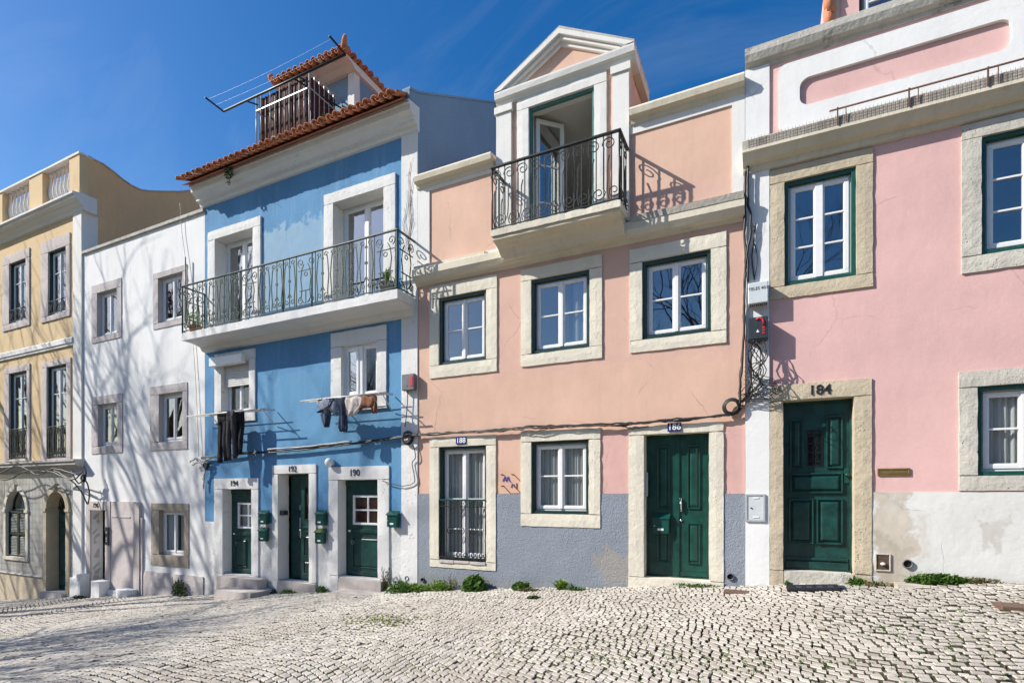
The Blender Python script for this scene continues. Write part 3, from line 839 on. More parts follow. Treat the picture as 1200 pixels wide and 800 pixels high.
for rr in (.35, .65, .97): fl.tube([(a['cx']+a['r']*rr*math.cos(PI*k/14), y, a['spring']+.06+a['r']*rr*math.sin(PI*k/14)) for k in range(15)], .012, 4)
fl.build('fanlight_grille', 'iron', dd)
vs = [(a['cx'],y+.04,a['spring']+.04)] + [(a['cx']+a['r']*math.cos(PI*k/n), y+.04, a['spring']+.04+a['r']*math.sin(PI*k/n)) for k in range(n+1)]
MB().add(vs, [(0,k+1,k+2) for k in range(n)]).build('fanlight_pane', 'glass_dim', dd)
arch(dd, a, .20, -.05, .38, 'tan_stone', base=gx(a['cx'])-.3)
MB().rbox(a['cx']-a['r']-.1, a['cx']+a['r']+.05, -.18, .36, gx(a['cx'])-.3, zd).build('doorstep', 'grey_stone', dd)
MB().lathe((a['cx']+.05, y-.04, zd+1.05), [(.012,-.03),(.028,-.01),(.028,.01),(.012,.03)], 8).build('handle', 'brass', dd)

# ================================================================== 2. white house
x0, x1 = X(97.5)+.004, X(240)
zg = gx(-16)
hw = thing('town_house', 'plain white house with small mauve stone window frames, streaked with tree shadow', 'house', (-16, 0, zg), 'terraced houses in the sloping street')
ww = [(R(108,335,403,143,326,395), R(114.5,344,396,137.5,337,389)), (R(180,321,387,219.5,310,378), R(186,326.5,379.5,214.5,318,372)),
      (R(108,465,531.6,144,460.6,530.5), R(115.5,474,523,138,471.5,521)), (R(176.4,453,528,220,448,525.8), R(187,461.7,518,214.5,458.5,516)),
      (R(177.5,589.6,662,221.7,589,664.6), R(187,598,649,216.3,597.5,652))]
alley = (X(107.5), X(125), gx(-18)-.6, Z(116,597.5))
pb = (X(103), X(166), gx(-17)-.6, Z(135,587))
holes = [inset(o, .02) for o, i in ww] + [alley]
wall(MB(), x0, x1, gx(-18)-1.2, 7.30, holes).build('wall', 'white_plaster', hw)
cp = MB().exx([(-.06,7.30),(-.06,7.38),(.1,7.42),(.44,7.40),(.44,7.30)], x0+.02, x1, .5); cp.build('parapet_coping', 'weathered_cap', hw)
shell(hw, x0, x1, 7.1, [.75, 4.2], zb=-5)
wl = ['grey_stone', 'grey_stone', 'grey_stone', 'grey_stone', 'brown_stone']
wlab = [None, None, None, None, 'window in a brown weathered stone frame']
for (O, I), st, lb in zip(ww, wl, wlab):
    lit = st == 'brown_stone'
    window(hw, O, I, st, bars=(), outer=None, sy=.11, proud=.025, gmat='glass' if not lit else 'glass_dim', st=.05, label=lb,
           curtains=[(0, .42, .0, 3, 1), (.6, 1, 0, 3, 2)] if lit else None)
# stone portal slab with narrow entrance passage
ps = MB(); pz0 = gx(-17)-.6; ptop = pb[3]
ring(ps, (pb[0], X(131), alley[2], ptop), alley, -.05, .30, 'rbox')
ps.rbox(X(131)+.002, pb[1]-.28, -.035, .05, pz0, ptop-.005, step=.2)
ps.rbox(pb[1]-.28, pb[1], -.075, .05, pz0, ptop-.02, step=.16)
ps.rbox(pb[1], pb[1]+.10, -.05, .05, pz0, ptop-.45, step=.16)
po = ps.build('stone_portal', 'pink_marble', hw)
MB().cbox(X(132.5), X(154.5), -.05, -.03, ptop-.47, ptop-.43).build('slab_moulding', 'grey_stone', po)
psg = MB(); psg.box(alley[0], alley[1], 1.2, 1.3, alley[2], alley[3]); psg.box(alley[0]-.02, alley[0], .3, 1.2, alley[2], alley[3]); psg.box(alley[1], alley[1]+.02, .3, 1.2, alley[2], alley[3]); psg.box(alley[0], alley[1], .3, 1.2, alley[3], alley[3]+.02)
psg.build('passage_wall', 'brown_wall', po)
MB().rbox(alley[0]+.52, alley[0]+.60, .26, .36, alley[2], alley[3]-.01).build('passage_post', 'cream_stone', po)
gz0 = gx(-17.6)
for (xa, xb, zt, yy) in ((X(101), X(107), 675, .3), (X(121), X(131), 680, .34), (X(151), X(164), 686, .36)):
    MB().rbox(xa, xb, -yy, .0, gx(xa)-.4, Z((121), zt, .2), wear=.03, amp=.012).build('buttress_stone', 'white_plaster', po)
MB().rbox(X(131)+.01, X(151)-.01, -.14, .0, gx(-17)-.4, gx(-17)+.16).build('doorstep', 'white_trim', po)
MB().rbox(X(166)+.1, x1-.03, -.035, .0, gx(-14)-.9, Z(200,671), step=.14, amp=.014, wear=.02).build('plinth', 'grey_stone', hw)
ic = MB().cbox(X(127), X(130.5), -.09, -.05, Z(128.5,638), Z(128.5,617), .006)
i_ = tag(ic.build('intercom', 'black_box', None, (X(128.7), -.07, Z(128.5,628))), 'black door intercom on the pinkish stone portal of the white house', 'intercom')
MB().cbox(X(127)+.03, X(130.5)-.03, -.098, -.09, Z(128.5,622)-.06, Z(128.5,622), .002).build('speaker_plate', 'grey_metal', i_)
mbb = MB(); zz = Z(128.5,630)
for k in range(3): mbb.cbox(X(127)+.04, X(130.5)-.04, -.099, -.09, zz-.05*k, zz-.05*k+.025, .002)
mbb.build('button_strip', 'white_paint', i_)
# ================================================================== 3. blue house
x0, x1 = X(240)+.004, X(490)
XP = X(471)
zg = gx(-10)
hb = thing('town_house', 'blue house with a long green iron balcony, red clay tiled eave and a roof dormer', 'house', (-10, 0, zg), 'terraced houses in the sloping street')
ZB = -.72
SLT, SLB = 4.0, 3.79
fw = [((X(245), X(307), SLT, (Z(245,272)+Z(307,255))/2), (X(253.5), X(297.7), SLT, (Z(253.5,280)+Z(297.7,268.7))/2)),
      ((X(381), X(464.5), SLT, (Z(381,229)+Z(464.5,204))/2), (X(392), X(450.7), SLT, (Z(392,238)+Z(450.7,221.5))/2))]
mw = [(R(252.5,416,495,300,408,494), R(260.5,426,484,293,420,484)), (R(388.8,392,480,453.7,379.5,479), R(401,406,466,442.5,399.5,462))]
def door_rect(xa, ya, xb, yb, zbot): return (X(xa), X(xb), zbot, (Z(xa,ya)+Z(xb,yb))/2)
D194 = (door_rect(252,561,303.8,559,-2.5), door_rect(262,573,295.5,572.5,Z(262,671)))
D192 = (door_rect(320,545,371.3,543.5,-2.5), door_rect(326.8,555,362.8,554.3,Z(362,682.5)))
D190 = (door_rect(386,547,456.8,545,-2.5), door_rect(397,562,443.3,561.5,Z(397,674)))
holes = [inset(o, .02, .02, -.02, .02) for o, i in fw] + [inset(o, .02) for o, i in mw]
dh = [(o[0]+.02, o[1]-.02, i[2]-.02, o[3]-.02) for o, i in (D194, D192, D190)]
wall(MB(), x0, XP, ZB, 7.45, holes+dh).build('wall', 'blue_plaster', hb)
wall(MB(), x0, x1, -4.2, ZB, dh).build('base_wall', 'base_white', hb)
MB().rbox(XP, x1-.004, -.022, .38, -3.0, 7.45, step=.4, amp=.002, wear=.002).build('corner_pilaster', 'flaky_white', hb)
shell(hb, x0, x1, 7.3, [.55, 3.85], zb=-5)
# front cornice
MB().exx([(.02,7.40),(-.05,7.42),(-.07,7.50),(-.16,7.52),(-.16,7.56),(-.22,7.64),(-.30,7.68),(-.30,7.78),(-.34,7.80),(-.34,7.86),(.02,7.90)], x0-.12, x1+.02, .5).build('cornice', 'flaky_white', hb)
# clay tile roof
sl = (0, math.cos(math.radians(27)), math.sin(math.radians(27)))
tx0, tx1 = x0-.22, x1-.02
nt_ = int((tx1-tx0)/.2)
rb = MB(); barrel_tiles(rb, (tx0, -.60, 7.80), (1,0,0), sl, nt_, lambda u: 5.5)
roof = rb.build('tiled_roof', 'terracotta', hb)
rd = MB(); yb = -.35
rd.add([(tx0,-.48,7.80),(tx1,-.48,7.80),(tx1,4.6,7.80+5.08*math.tan(math.radians(27))),(tx0,4.6,7.80+5.08*math.tan(math.radians(27)))], [(0,1,2,3)])
rd.build('roof_deck', 'dark_terracotta', roof)
# party wall above the pink neighbour
tn = .60
pw = [(-.28,7.905),(-.30,8.08),(-.05,8.16),(3.0,8.16+3.05*tn),(5.2,8.16+5.25*tn),(7.8,8.9),(7.8,4.0),(.001,4.0),(.001,7.905)]
MB().prismx(pw, x1-.16, x1+.0).build('party_wall', 'side_blue', hb)
cpv = MB()
for (a, b) in zip(pw[1:4], pw[2:5]):
    cpv.add([(x1-.18,a[0],a[1]+.002),(x1+.02,a[0],a[1]+.002),(x1+.02,b[0],b[1]+.002),(x1-.18,b[0],b[1]+.002),(x1-.18,a[0],a[1]+.05),(x1+.02,a[0],a[1]+.05),(x1+.02,b[0],b[1]+.05),(x1-.18,b[0],b[1]+.05)],
            [(0,3,2,1),(4,5,6,7),(0,1,5,4),(2,3,7,6),(1,2,6,5),(0,4,7,3)])
cpv.build('wall_coping', 'side_blue', hb)
# ---- balcony
bd = .58; bx0, bx1 = X(213.8, bd), X(465.5, bd)
sb = MB().rbox(bx0-.02, bx1+.02, -bd-.02, .02, SLB+.02, SLT, step=.22, amp=.006, wear=.01)
bal = sb.build('balcony', 'flaky_white', hb)
MB().exx([(.0,SLB-.16),(-.10,SLB-.14),(-.16,SLB-.04),(-.34,SLB+.0),(-.50,SLB+.02),(.0,SLB+.02)], bx0+.04, bx1-.0, .5).build('soffit_moulding', 'white_trim', bal)
rm = MB(); H = 1.12; zr = SLT+.03
co = [(bx0, 0.0), (bx0, -bd), (bx1, -bd), (bx1, 0.0)]
tr = MB()
for a, b in zip(co, co[1:]):
    xa, xb = sorted((a[0], b[0])); ya, yb = sorted((a[1], b[1]))
    tr.cbox(xa-.025, xb+.025, ya-(.025 if xa != xb else -.026), yb+(.025 if xa != xb else 0), zr+H, zr+H+.03, .006)
    rm.cbox(xa-.010, xb+.010, ya-(.01 if xa != xb else -.011), yb+(.01 if xa != xb else 0), zr, zr+.022, .003)
U, B = (unit_lyre, .44), (unit_bars, .30)
railing(rm, (bx0, -bd), (bx1, -bd), zr+.02, H-.02, [U, B, B, B, B, U, B, B, B, U, B, B, B, B, U], .0125, .0105)
for x in (bx0, bx1): railing(rm, (x, -bd), (x, 0), zr+.02, H-.02, [(unit_lyre, .5)], .0125, .0105)
for k in (0, .318, .53, .66, 1): rm.tube([(bx0+(bx1-bx0)*k, -bd, SLT), (bx0+(bx1-bx0)*k, -bd, zr+H)], .017, 6)
rl_ = rm.build('balcony_railing', 'green_iron', bal); tr.build('handrail', 'dark_green', rl_)
# ---- french windows on the balcony
for O, I in fw:
    w = window(hb, O, I, 'flaky_white', bars=(), outer=None, sy=.28, proud=.05, gmat='glass_blue', st=.07, mull=.05, name='french_window')
# ---- middle windows
O, I = mw[0]
w = window(hb, O, I, 'flaky_white', bars=(), outer=None, sy=.16, proud=.04, gmat='glass_dim', st=.05, label='small window with a half lowered white roller shutter')
zs = I[2]+(I[3]-I[2])*.53
sh = MB(); z = zs
while z < I[3]-.02:
    sh.cbox(I[0]+.03, I[1]-.03, .055, .075, z+.003, z+.05, .008); z += .053
sh.build('roller_shutter', 'old_white', w)
MB().cbox(O[0]-.02, O[0]+(O[1]-O[0])*.80, -.17, -.04, I[3]-.10, I[3]+.12, .01).build('shutter_box', 'white_frame', w)
O, I = mw[1]
mb = MB(); ring(mb, I, inset(I, .05), .06, .16)
w = mb.build('window', 'white_frame', hb); w['label'] = 'white window with its left leaf tilted open'
surround(w, O, I, 'flaky_white', .04)
J = inset(I, .05); mid = (J[0]+J[1])/2
MB().cbox(mid-.045, mid+.045, .04, .15, J[2], J[3]).build('meeting_stile', 'white_frame', w)
casement(w, (J[0]+.002, mid-.047, J[2], J[3]), .07, (), 'white_frame', .07, 'glass_blue', swing=-.12, hinge='l')
casement(w, (mid+.047, J[1]-.002, J[2], J[3]), .07, (), 'white_frame', .05, 'glass_dim')
MB().rbox(O[0]-.03, O[1]+.03, -.06, -.035, O[2]-.03, O[2]+.03).build('sill', 'flaky_white', w)
# ---- doors
def door_frame(parent, O, I, mat, proud=.035, deep=.30):
    mb = MB(); ring(mb, (O[0], O[1], I[2], O[3]), I, -proud, deep, 'rbox')
    mb.rbox(O[0], I[0], -proud, deep, O[2]-.5, I[2]); mb.rbox(I[1], O[1], -proud, deep, O[2]-.5, I[2])
    return mb.build('door_surround', mat, parent)
def half_door(O, I, label, numeral, nx, cmat):
    y = .24; w_ = I[1]-I[0]; h_ = I[3]-I[2]
    r = (I[0]+.03, I[1]-.03, I[2]+.01, I[3]-.12); mid = r[2]+(r[3]-r[2])*.50
    win = (r[0]+.17 if numeral == '190' else r[0]+.20, r[1]-.02, mid+.12, r[3]-.22)
    mb = wall(MB(), r[0], r[1], r[2], r[3], [win], y, y+.05)
    mb.cbox(I[0], I[1], y-.03, y+.06, r[3], I[3]); mb.box(I[0], r[0], y-.01, y+.05, I[2], r[3]); mb.box(r[1], I[1], y-.01, y+.05, I[2], r[3])
    mb.cbox(r[0]+.1, r[1], y-.025, y, mid-.06, mid+.02)
    if numeral == '190': panel(mb, (r[0]+.16, r[1]-.1, r[2]+.16, mid-.15), y, .022)
    else:
        panel(mb, (r[0]+.10, r[0]+w_*.5, r[2]+.14, mid-.15), y, .022); mb.cbox(r[1]-.26, r[1]-.04, y-.05, y, r[2]+.02, r[2]+.42); mb.cbox(r[1]-.22, r[1]-.06, y-.04, y, r[2]+.44, mid-.14)
    mb.cbox(r[0], r[1], y-.02, y, r[2], r[2]+.09)
    d = mb.build('door', 'green_door', hb); d['label'] = label
    f = MB(); i = inset(win, .05); ring(f, win, i, y-.02, y+.03, c=.006)
    cx, cz = (i[0]+i[1])/2, (i[2]+i[3])/2
    f.cbox(cx-.018, cx+.018, y-.014, y+.02, i[2], i[3]); f.cbox(i[0], i[1], y-.012, y+.018, cz-.018, cz+.018)
    f.build('door_window', 'white_frame', d)
    MB().box(i[0], i[1], y+.008, y+.014, i[2], i[3]).build('pane', 'glass_dim', d)
    if cmat: MB().box(i[0], i[1], y+.022, y+.03, i[2], i[3]).build('window_blind', cmat, d)
    else: curtain(d, i[0], i[1], i[2], i[3], y+.06, .01, 4, 'curtain', 1)
    MB().lathe((r[0]+.09, y-.03, mid-.02), [(.012,-.03),(.03,-.02),(.03,.02),(.012,.03)], 8).build('handle', 'chrome', d)
    lk = MB()
    for k in range(12):
        a, b = 2*PI*k/12, 2*PI*(k+1)/12
        lk.tube([(r[0]+.16+.04*math.cos(a), y-.012, mid-.28+.04*math.sin(a)), (r[0]+.16+.04*math.cos(b), y-.012, mid-.28+.04*math.sin(b))], .009, 4)
    lk.build('lock', 'chrome', d)
    door_frame(d, O, I, 'flaky_white')
    number(numeral, nx, (O[3]+I[3])/2+.0, .20, 'black_paint', y=-.044, parent=d, bold=.001)
    return d
half_door(*D194, 'green door with a white four-pane window and a lace curtain', '194', X(276), None)
half_door(*D190, 'green door with a white four-pane window and a brown blind', '190', X(417), 'brown_screen')
O, I = D192
y = .24; r = (I[0]+.02, I[1]-.02, I[2]+.02, I[3]-.02); mx = r[0]+(r[1]-r[0])*.42
gl = (mx+.16, r[1]-.10, r[2]+(r[3]-r[2])*.57, r[3]-.30)
mb = wall(MB(), mx+.03, r[1], r[2], r[3], [gl], y, y+.05)
mb.box(r[0], mx+.026, y+.10, y+.15, r[2], r[3])
mb.cbox(mx+.10, r[1]-.04, y-.03, y, gl[2]-.20, gl[2]-.16); mb.cbox(mx+.12, r[1]-.06, y-.02, y, gl[2]-.30, gl[2]-.27)
panel(mb, (mx+.14, r[1]-.08, r[2]+.55, gl[2]-.36), y, .02); panel(mb, (mx+.14, r[1]-.08, r[2]+.12, r[2]+.45), y, .02)
d = mb.build('door', 'green_door', hb); d['label'] = 'dark green door with a tall narrow glass light'
MB().box(gl[0], gl[1], y+.02, y+.026, gl[2], gl[3]).build('pane', 'glass_blue', d)
f = MB(); ring(f, inset(gl, -.015), inset(gl, .012), y-.015, y-.001, c=.003); f.build('glazing_bead', 'dark_green', d)
plate = MB(); zc = r[2]+(r[3]-r[2])*.66
plate.cbox(mx-.11, mx-.05, y+.085, y+.10, zc, zc+.12, .004); plate.cbox(mx-.10, mx-.06, y+.085, y+.10, zc-.42, zc-.18, .004)
plate.build('door_plate', 'grey_metal', d)
MB().tube([(mx+.10,y-.01,gl[2]-.22),(mx+.10,y-.07,gl[2]-.22),(mx+.10,y-.07,gl[2]-.42),(mx+.10,y-.01,gl[2]-.42)], .012, 6).build('handle', 'chrome', d)
door_frame(d, O, I, 'white_trim')
number('192', X(344), (O[3]+I[3])/2, .19, 'black_paint', y=-.044, parent=d, bold=.001)
tag(MB().cbox(I[0]+.001, I[0]+.12, .02, .17, zc-.12, zc-.01, .006).build('door_intercom', 'black_box', None, (I[0]+.06, .1, zc-.07)), 'small black intercom in the left jamb of the dark door between the two half-glazed doors', 'intercom')
# steps
def step_block(parent, xa, xb, y1, zt, zb_):
    return MB().rbox(X(xa, y1), X(xb, y1), -y1, -.03, zb_, zt, step=.16, amp=.008, wear=.014).build('doorstep', 'step_stone', parent)
step_block(hb, 253, 301, .34, D194[1][2]-.01, -3.4); step_block(hb, 250, 293, .72, D194[1][2]-.24, -3.4)
step_block(hb, 324, 369, .10, D192[1][2]+.0, -3.4)
step_block(hb, 396, 446, .22, D190[1][2]-.005, -3.2); step_block(hb, 387, 433, .60, D190[1][2]-.22, -3.2)
# ---- dormer room on the roof with its little terrace
dx0, dx1, dy0, dz = -11.12, -8.98, .92, 10.22
MB().box(dx0, -9.45, 0.02, dy0, 8.28, 8.40).build('terrace_floor', 'flaky_white', hb)
tb = MB(); tb.box(dx0, dx0+.12, dy0+.001, 4.5, 8.2, dz); tb.box(dx1-.13, dx1-.001, dy0+.15, 4.5, 8.2, dz); tb.box(dx0+.12, dx1-.13, 4.38, 4.5, 8.2, dz); tb.box(dx0+.12, dx1-.13, dy0+.3, 4.38, dz-.15, dz-.02)
dm = tb.build('dormer', 'side_blue', hb)
Dd = (-10.9, -9.75, 8.42, 9.98)
fwm = wall(MB(), dx0+.12, -9.16, 8.3, dz, [Dd], dy0, dy0+.12); fwm.build('dormer_front', 'side_blue', dm)
MB().rbox(-9.16, dx1+.03, dy0-.05, dy0+.15, 8.25, dz, step=.3).build('dormer_pilaster', 'white_trim', dm)
casement(dm, (Dd[0], (Dd[0]+Dd[1])/2, Dd[2], Dd[3]), dy0+.03, (.5,), 'white_frame', .07, 'glass_blue'); casement(dm, ((Dd[0]+Dd[1])/2, Dd[1], Dd[2], Dd[3]), dy0+.03, (.5,), 'white_frame', .07, 'glass_blue')
eo, ey = .14, .50
MB().exx([(dy0+.1,dz-.12),(dy0-.08,dz-.10),(dy0-.2,dz-.04),(dy0-.42,dz+.0),(dy0-.42,dz+.05),(dy0+.1,dz+.05)], dx0-.1, dx1+.10, .6).build('dormer_cornice', 'flaky_white', dm)
MB().prism([(dx1-.1,dz-.12),(dx1+.08,dz-.10),(dx1+.09,dz-.02),(dx1+.10,dz),(dx1+.10,dz+.05),(dx1-.1,dz+.05)], dy0+.101, 4.5).build('dormer_side_cornice', 'flaky_white', dm)
an = math.radians(17)
df = MB(); W = (dx1+eo)-(dx0-eo)
n_ = int(W/.2)
barrel_tiles(df, (dx0-eo, dy0-ey-.02, dz+.03), (1,0,0), (0, math.cos(an), math.sin(an)), n_, lambda u: max(.1, min(1.8, u, W-u)/math.cos(an)*.97))
barrel_tiles(df, (dx1+eo+.02, dy0-ey, dz+.03), (0,1,0), (-math.cos(an), 0, math.sin(an)), 18, lambda u: max(.1, min(1.5, u)/math.cos(an)*.97))
dt = df.build('dormer_roof', 'terracotta', dm)
hp = MB(); cx_, cy_ = dx1+eo-.02, dy0-ey+.02
hip = [(cx_-k*.18, cy_+k*.18, dz+.09+k*.18*math.tan(an)) for k in range(9)]
hp.tube(hip, .085, 8); hp.tube([(dx0-eo+.02+k*.18, cy_+k*.18, dz+.12+k*.18*math.tan(an)) for k in range(9)], .085, 8)
hp.build('hip_tiles', 'terracotta', dt)
for (fx, s_) in ((cx_, 1), (dx0-eo+.02, -.62)):
    a_ = abs(s_); sg = 1 if s_ > 0 else -1
    MB().tube([(fx-.14*sg, cy_+.14, dz+.10), (fx-.02*sg, cy_+.02, dz+.12), (fx+.05*sg*a_, cy_-.05*a_, dz+.13+.08*a_), (fx+.05*sg, cy_-.04, dz+.13+.17*a_), (fx+.03, cy_, dz+.13+.26*a_)], .10*a_+.01, 8, True, .03).build('roof_finial', 'terracotta', dt)
# terrace railing and brown screen behind it
tr_ = MB(); zt_, zb_ = 9.66, 8.43; xr0, xr1, yr = -11.25, -9.5, .0
for z in (zt_, zt_-.36, zb_): tr_.cbox(xr0, xr1, yr-.015, yr+.015, z, z+.03, .003); tr_.cbox(xr1-.015, xr1+.015, yr+.016, dy0-.05, z, z+.03, .003); tr_.cbox(xr0-.015, xr0+.015, yr+.016, dy0, z, z+.03, .003)
for k in range(12):
    x = xr0+(xr1-xr0)*k/11
    h_ = zt_ if k in (0, 11) else zt_-.18 if k % 2 == 0 else zt_+.0
    tr_.tube([(x,yr,zb_-.2 if k in (0,11) else zb_),(x,yr,h_)], .019 if k in (0,11) else .014, 5)
for k in range(1, 6): tr_.tube([(xr1, yr+.9*k/6, zb_),(xr1, yr+.9*k/6, zt_)], .013, 4)
tt = tr_.build('terrace_railing', 'grey_metal', hb)
sc_ = MB(); n_ = 50; vs = []; fs = []
for k in range(n_+1):
    x = xr0+.04+(xr1-xr0-.08)*k/n_
    for z in (zb_+.02, zt_-.04): vs.append((x, yr+.055+.012*math.sin(k*1.7)+.008*math.sin(k*4.1), z+.02*noise.noise(Vector((x*3,z,0)))))
for k in range(n_): fs.append((2*k,2*k+2,2*k+3,2*k+1))
sc_.add(vs, fs)
sc_.add([(xr1-.03,yr+.07,zb_+.02),(xr1-.03,dy0-.08,zb_+.02),(xr1-.03,dy0-.08,zt_-.04),(xr1-.03,yr+.07,zt_-.04)], [(0,1,2,3)])
sc_.build('privacy_screen', 'brown_screen', tt)

# ================================================================== 4. salmon house
x0, x1 = X(490)+.004, X(873)
zg = gx(-3.2)
hs = thing('town_house', 'salmon house with a small iron balcony under a pointed pediment and a grey rough plinth', 'house', (-3.2, 0, zg), 'terraced houses in the sloping street')
W1 = (R(504,336,444.5,583,322.6,434.5), R(514.8,351,428.5,570,338,421))
W2 = (R(610.6,316,430,706,299,420), R(623,327,415,691,317,406.5))
W3 = (R(738,293,415,851.6,271.5,401), R(753,306,398,833,293,389))
G1 = (R(504,513.4,665,581.8,508,667), R(515,523.5,656.5,570,521.6,657))
G2 = (R(610.6,505,616.5,704,501,618), R(623,518,602,690,514,602))
D6 = ((X(736.6), X(848.5), -2.2, (Z(736.6,499)+Z(848.5,494))/2), (X(755), X(830.5), (Z(755,677)+Z(830.5,679.5))/2, (Z(755,509.5)+Z(830.5,505.6))/2))
ZPL = 0.0
hl = [inset(o, .02) for o, i in (W1, W2, W3, G1, G2)] + [(D6[0][0]+.02, D6[0][1]-.02, D6[1][2]-.02, D6[0][3]-.02)]
wall(MB(), x0, x1, ZPL, 4.5, hl).build('wall', 'salmon_plaster', hs)
wall(MB(), x0, x1, -3.4, ZPL, hl, y0=-.012).build('plinth', 'grey_roughcast', hs)
shell(hs, x0, x1, 4.45, [1.05], zb=-4, inner=3.0, right=False)
for (O, I), cur in ((W1, None), (W2, [(.68,1,0,2,1)]), (W3, None)):
    window(hs, O, I, 'cream_stone', bars=(.5,), outer='dark_green', sy=.10, gmat='glass', curtains=cur)
w = window(hs, G2[0], G2[1], 'cream_stone', bars=(.52,), outer='dark_green', sy=.10, gmat='glass_dim', oth=.05, curtains=[(0, .46, 0, 8, 0), (.54, 1, 0, 8, 2)])
w = window(hs, G1[0], G1[1], 'cream_stone', bars=(.24,.54,), outer='dark_green', sy=.12, gmat='glass_dim', oth=.045, curtains=[(0, .5, 0, 6, 0), (.5, 1, 0, 6, 2)], name='french_window')
I = G1[1]; gr = MB(); H = (I[3]-I[2])*.50; z0_ = I[2]+.05
gr.cbox(I[0]-.0, I[1], -.04, -.01, z0_+H, z0_+H+.035, .004)
g2 = MB(); g2.cbox(I[0], I[1], -.035, -.015, z0_, z0_+.02, .003); g2.cbox(I[0], I[1], -.035, -.015, z0_+H-.12, z0_+H-.10, .003)
nb = 12
for k in range(nb+1):
    x = I[0]+.012+(I[1]-I[0]-.024)*k/nb; g2.tube([(x,-.025,z0_-.0),(x,-.025,z0_+H)], .0085, 4)
for k in range(3):
    cx = I[0]+(I[1]-I[0])*(.25+.25*k); g2.tube([(a,-.03,b) for a, b in scroll(cx, z0_+H*.48, .062, 0, 1, 1, 14, 1)], .008, 4)
for k in range(6):
    cx = I[0]+(I[1]-I[0])*(.1+.16*k); g2.tube([(a,-.03,b) for a, b in scroll(cx, z0_+H-.05, .042, 0, 1, 1, 10, 1)], .007, 4)
    g2.tube([(a,-.03,b) for a, b in scroll(cx, z0_+.07, .042, 0, 1, 1, 10, 1)], .007, 4)
ww_ = g2.build('window_railing', 'iron', w); gr.build('handrail', 'green_paint', ww_)
sl_ = MB()
for k in range(3): sl_.rbox(I[0]+(I[1]-I[0])*k/3+.004, I[0]+(I[1]-I[0])*(k+1)/3-.004, -.05, .1, I[2]-.055+.01*(k%2), I[2]+.004)
sl_.build('sill', 'pink_marble', w)
# double door 186
O, I = D6; y = .22
mid = (I[0]+I[1])/2; mb = MB()
for (a, b) in ((I[0]+.02, mid-.003), (mid+.003, I[1]-.02)):
    mb.box(a, b, y, y+.06, I[2]+.02, I[3]-.02); hh = I[3]-I[2]
    panel(mb, (a+.15, b-.13, I[2]+hh*.48, I[3]-.18), y, .025, .045); panel(mb, (a+.15, b-.13, I[2]+hh*.10, I[2]+hh*.385), y, .025, .045)
mb.cbox(mid-.03, mid+.03, y-.022, y, I[2]+.03, I[3]-.03); mb.cbox(mid+.05, I[1]-.03, y-.025, y, I[2]+.03, I[2]+.10)
ring(mb, I, inset(I, .02), y-.03, y+.06, 'box')
d = mb.build('double_door', 'green_gloss', hs); d['label'] = 'green panelled double door'
hd = MB(); hd.tube([(mid+.055, y-.05, I[2]+1.28), (mid+.055, y-.05, I[2]+1.14)], .012, 6); hd.cbox(mid+.04, mid+.07, y-.048, y, I[2]+1.1, I[2]+1.32); MB().lathe((mid+.055, y-.01, I[2]+.95), [(.01,-.02),(.02,-.012),(.02,.012),(.01,.02)], 8).build('keyhole_cover', 'chrome', d)
hd.build('handle', 'chrome', d)
door_frame(d, O, I, 'cream_stone', .03, .24)
MB().rbox(O[0], O[1], -.045, .24, gx(-1.8)-.3, I[2]+.0).build('doorstep', 'cream_stone', d)
bb = MB().cbox(I[0]+.0, I[0]+.045, .05, .09, I[2]+1.35, I[2]+1.75, .004); bell = bb.build('bell_panel', 'grey_metal', d)
# mailbox on the door belongs to the street furniture below
# middle cornice
CZ0, CZ1 = 4.25, 4.52
prof = [(.02,CZ0-.04),(-.04,CZ0-.03),(-.06,CZ0+.01),(-.14,CZ0+.03),(-.20,CZ0+.12),(-.20,CZ1-.02),(-.17,CZ1),(.02,CZ1+.02)]
MB().exx(prof, x0-.02, x1, .4).build('middle_cornice', 'cornice_cream', hs)
gt = MB().exx([(-.21,CZ1-.04),(-.225,CZ1+.06),(-.19,CZ1+.07),(-.12,CZ1+.03),(-.10,CZ1+.1),(.02,CZ1+.11),(.02,CZ1-.04)], X(742), x1-.01, .12); gt.build('eroded_cornice_edge', 'cornice_dirty', hs)
MB().exx([(-.16,CZ1+.0),(-.16,CZ1+.06),(-.02,CZ1+.10),(.02,CZ1+.10),(.02,CZ1)], x0, X(572), .2).build('cornice_cap', 'cornice_cream', hs)
# attic storey: white-bordered pink panels
AZ0, AZ1 = CZ1, 6.22
DX0, DX1 = X(583), X(738)
wall(MB(), x0, DX0, AZ0, AZ1, [(X(504), DX0-.0, AZ0+.12, AZ1-.10)], y0=-.025, y1=.0).build('attic_border', 'white_trim', hs)
wall(MB(), DX1, x1, AZ0, AZ1, [(DX1-.01, X(858), AZ0+.06, AZ1-.16)], y0=-.025, y1=.0).build('attic_border', 'white_trim', hs)
wall(MB(), x0, DX0, AZ0, AZ1, [], y0=0.0, y1=.3).build('attic_wall', 'salmon_plaster', hs); wall(MB(), DX1, x1, AZ0, AZ1, [], y0=0.0, y1=.3).build('attic_wall', 'salmon_plaster', hs)
cprof = [(.0,AZ1-.04),(-.06,AZ1-.02),(-.08,AZ1+.04),(-.16,AZ1+.07),(-.18,AZ1+.16),(-.16,AZ1+.20),(.35,AZ1+.24),(.35,AZ1-.04)]
MB().exx(cprof, x0, DX0-.06, .4).build('parapet_cornice', 'cornice_cream', hs); MB().exx(cprof, DX1+.03, x1, .4).build('parapet_cornice', 'cornice_cream', hs)
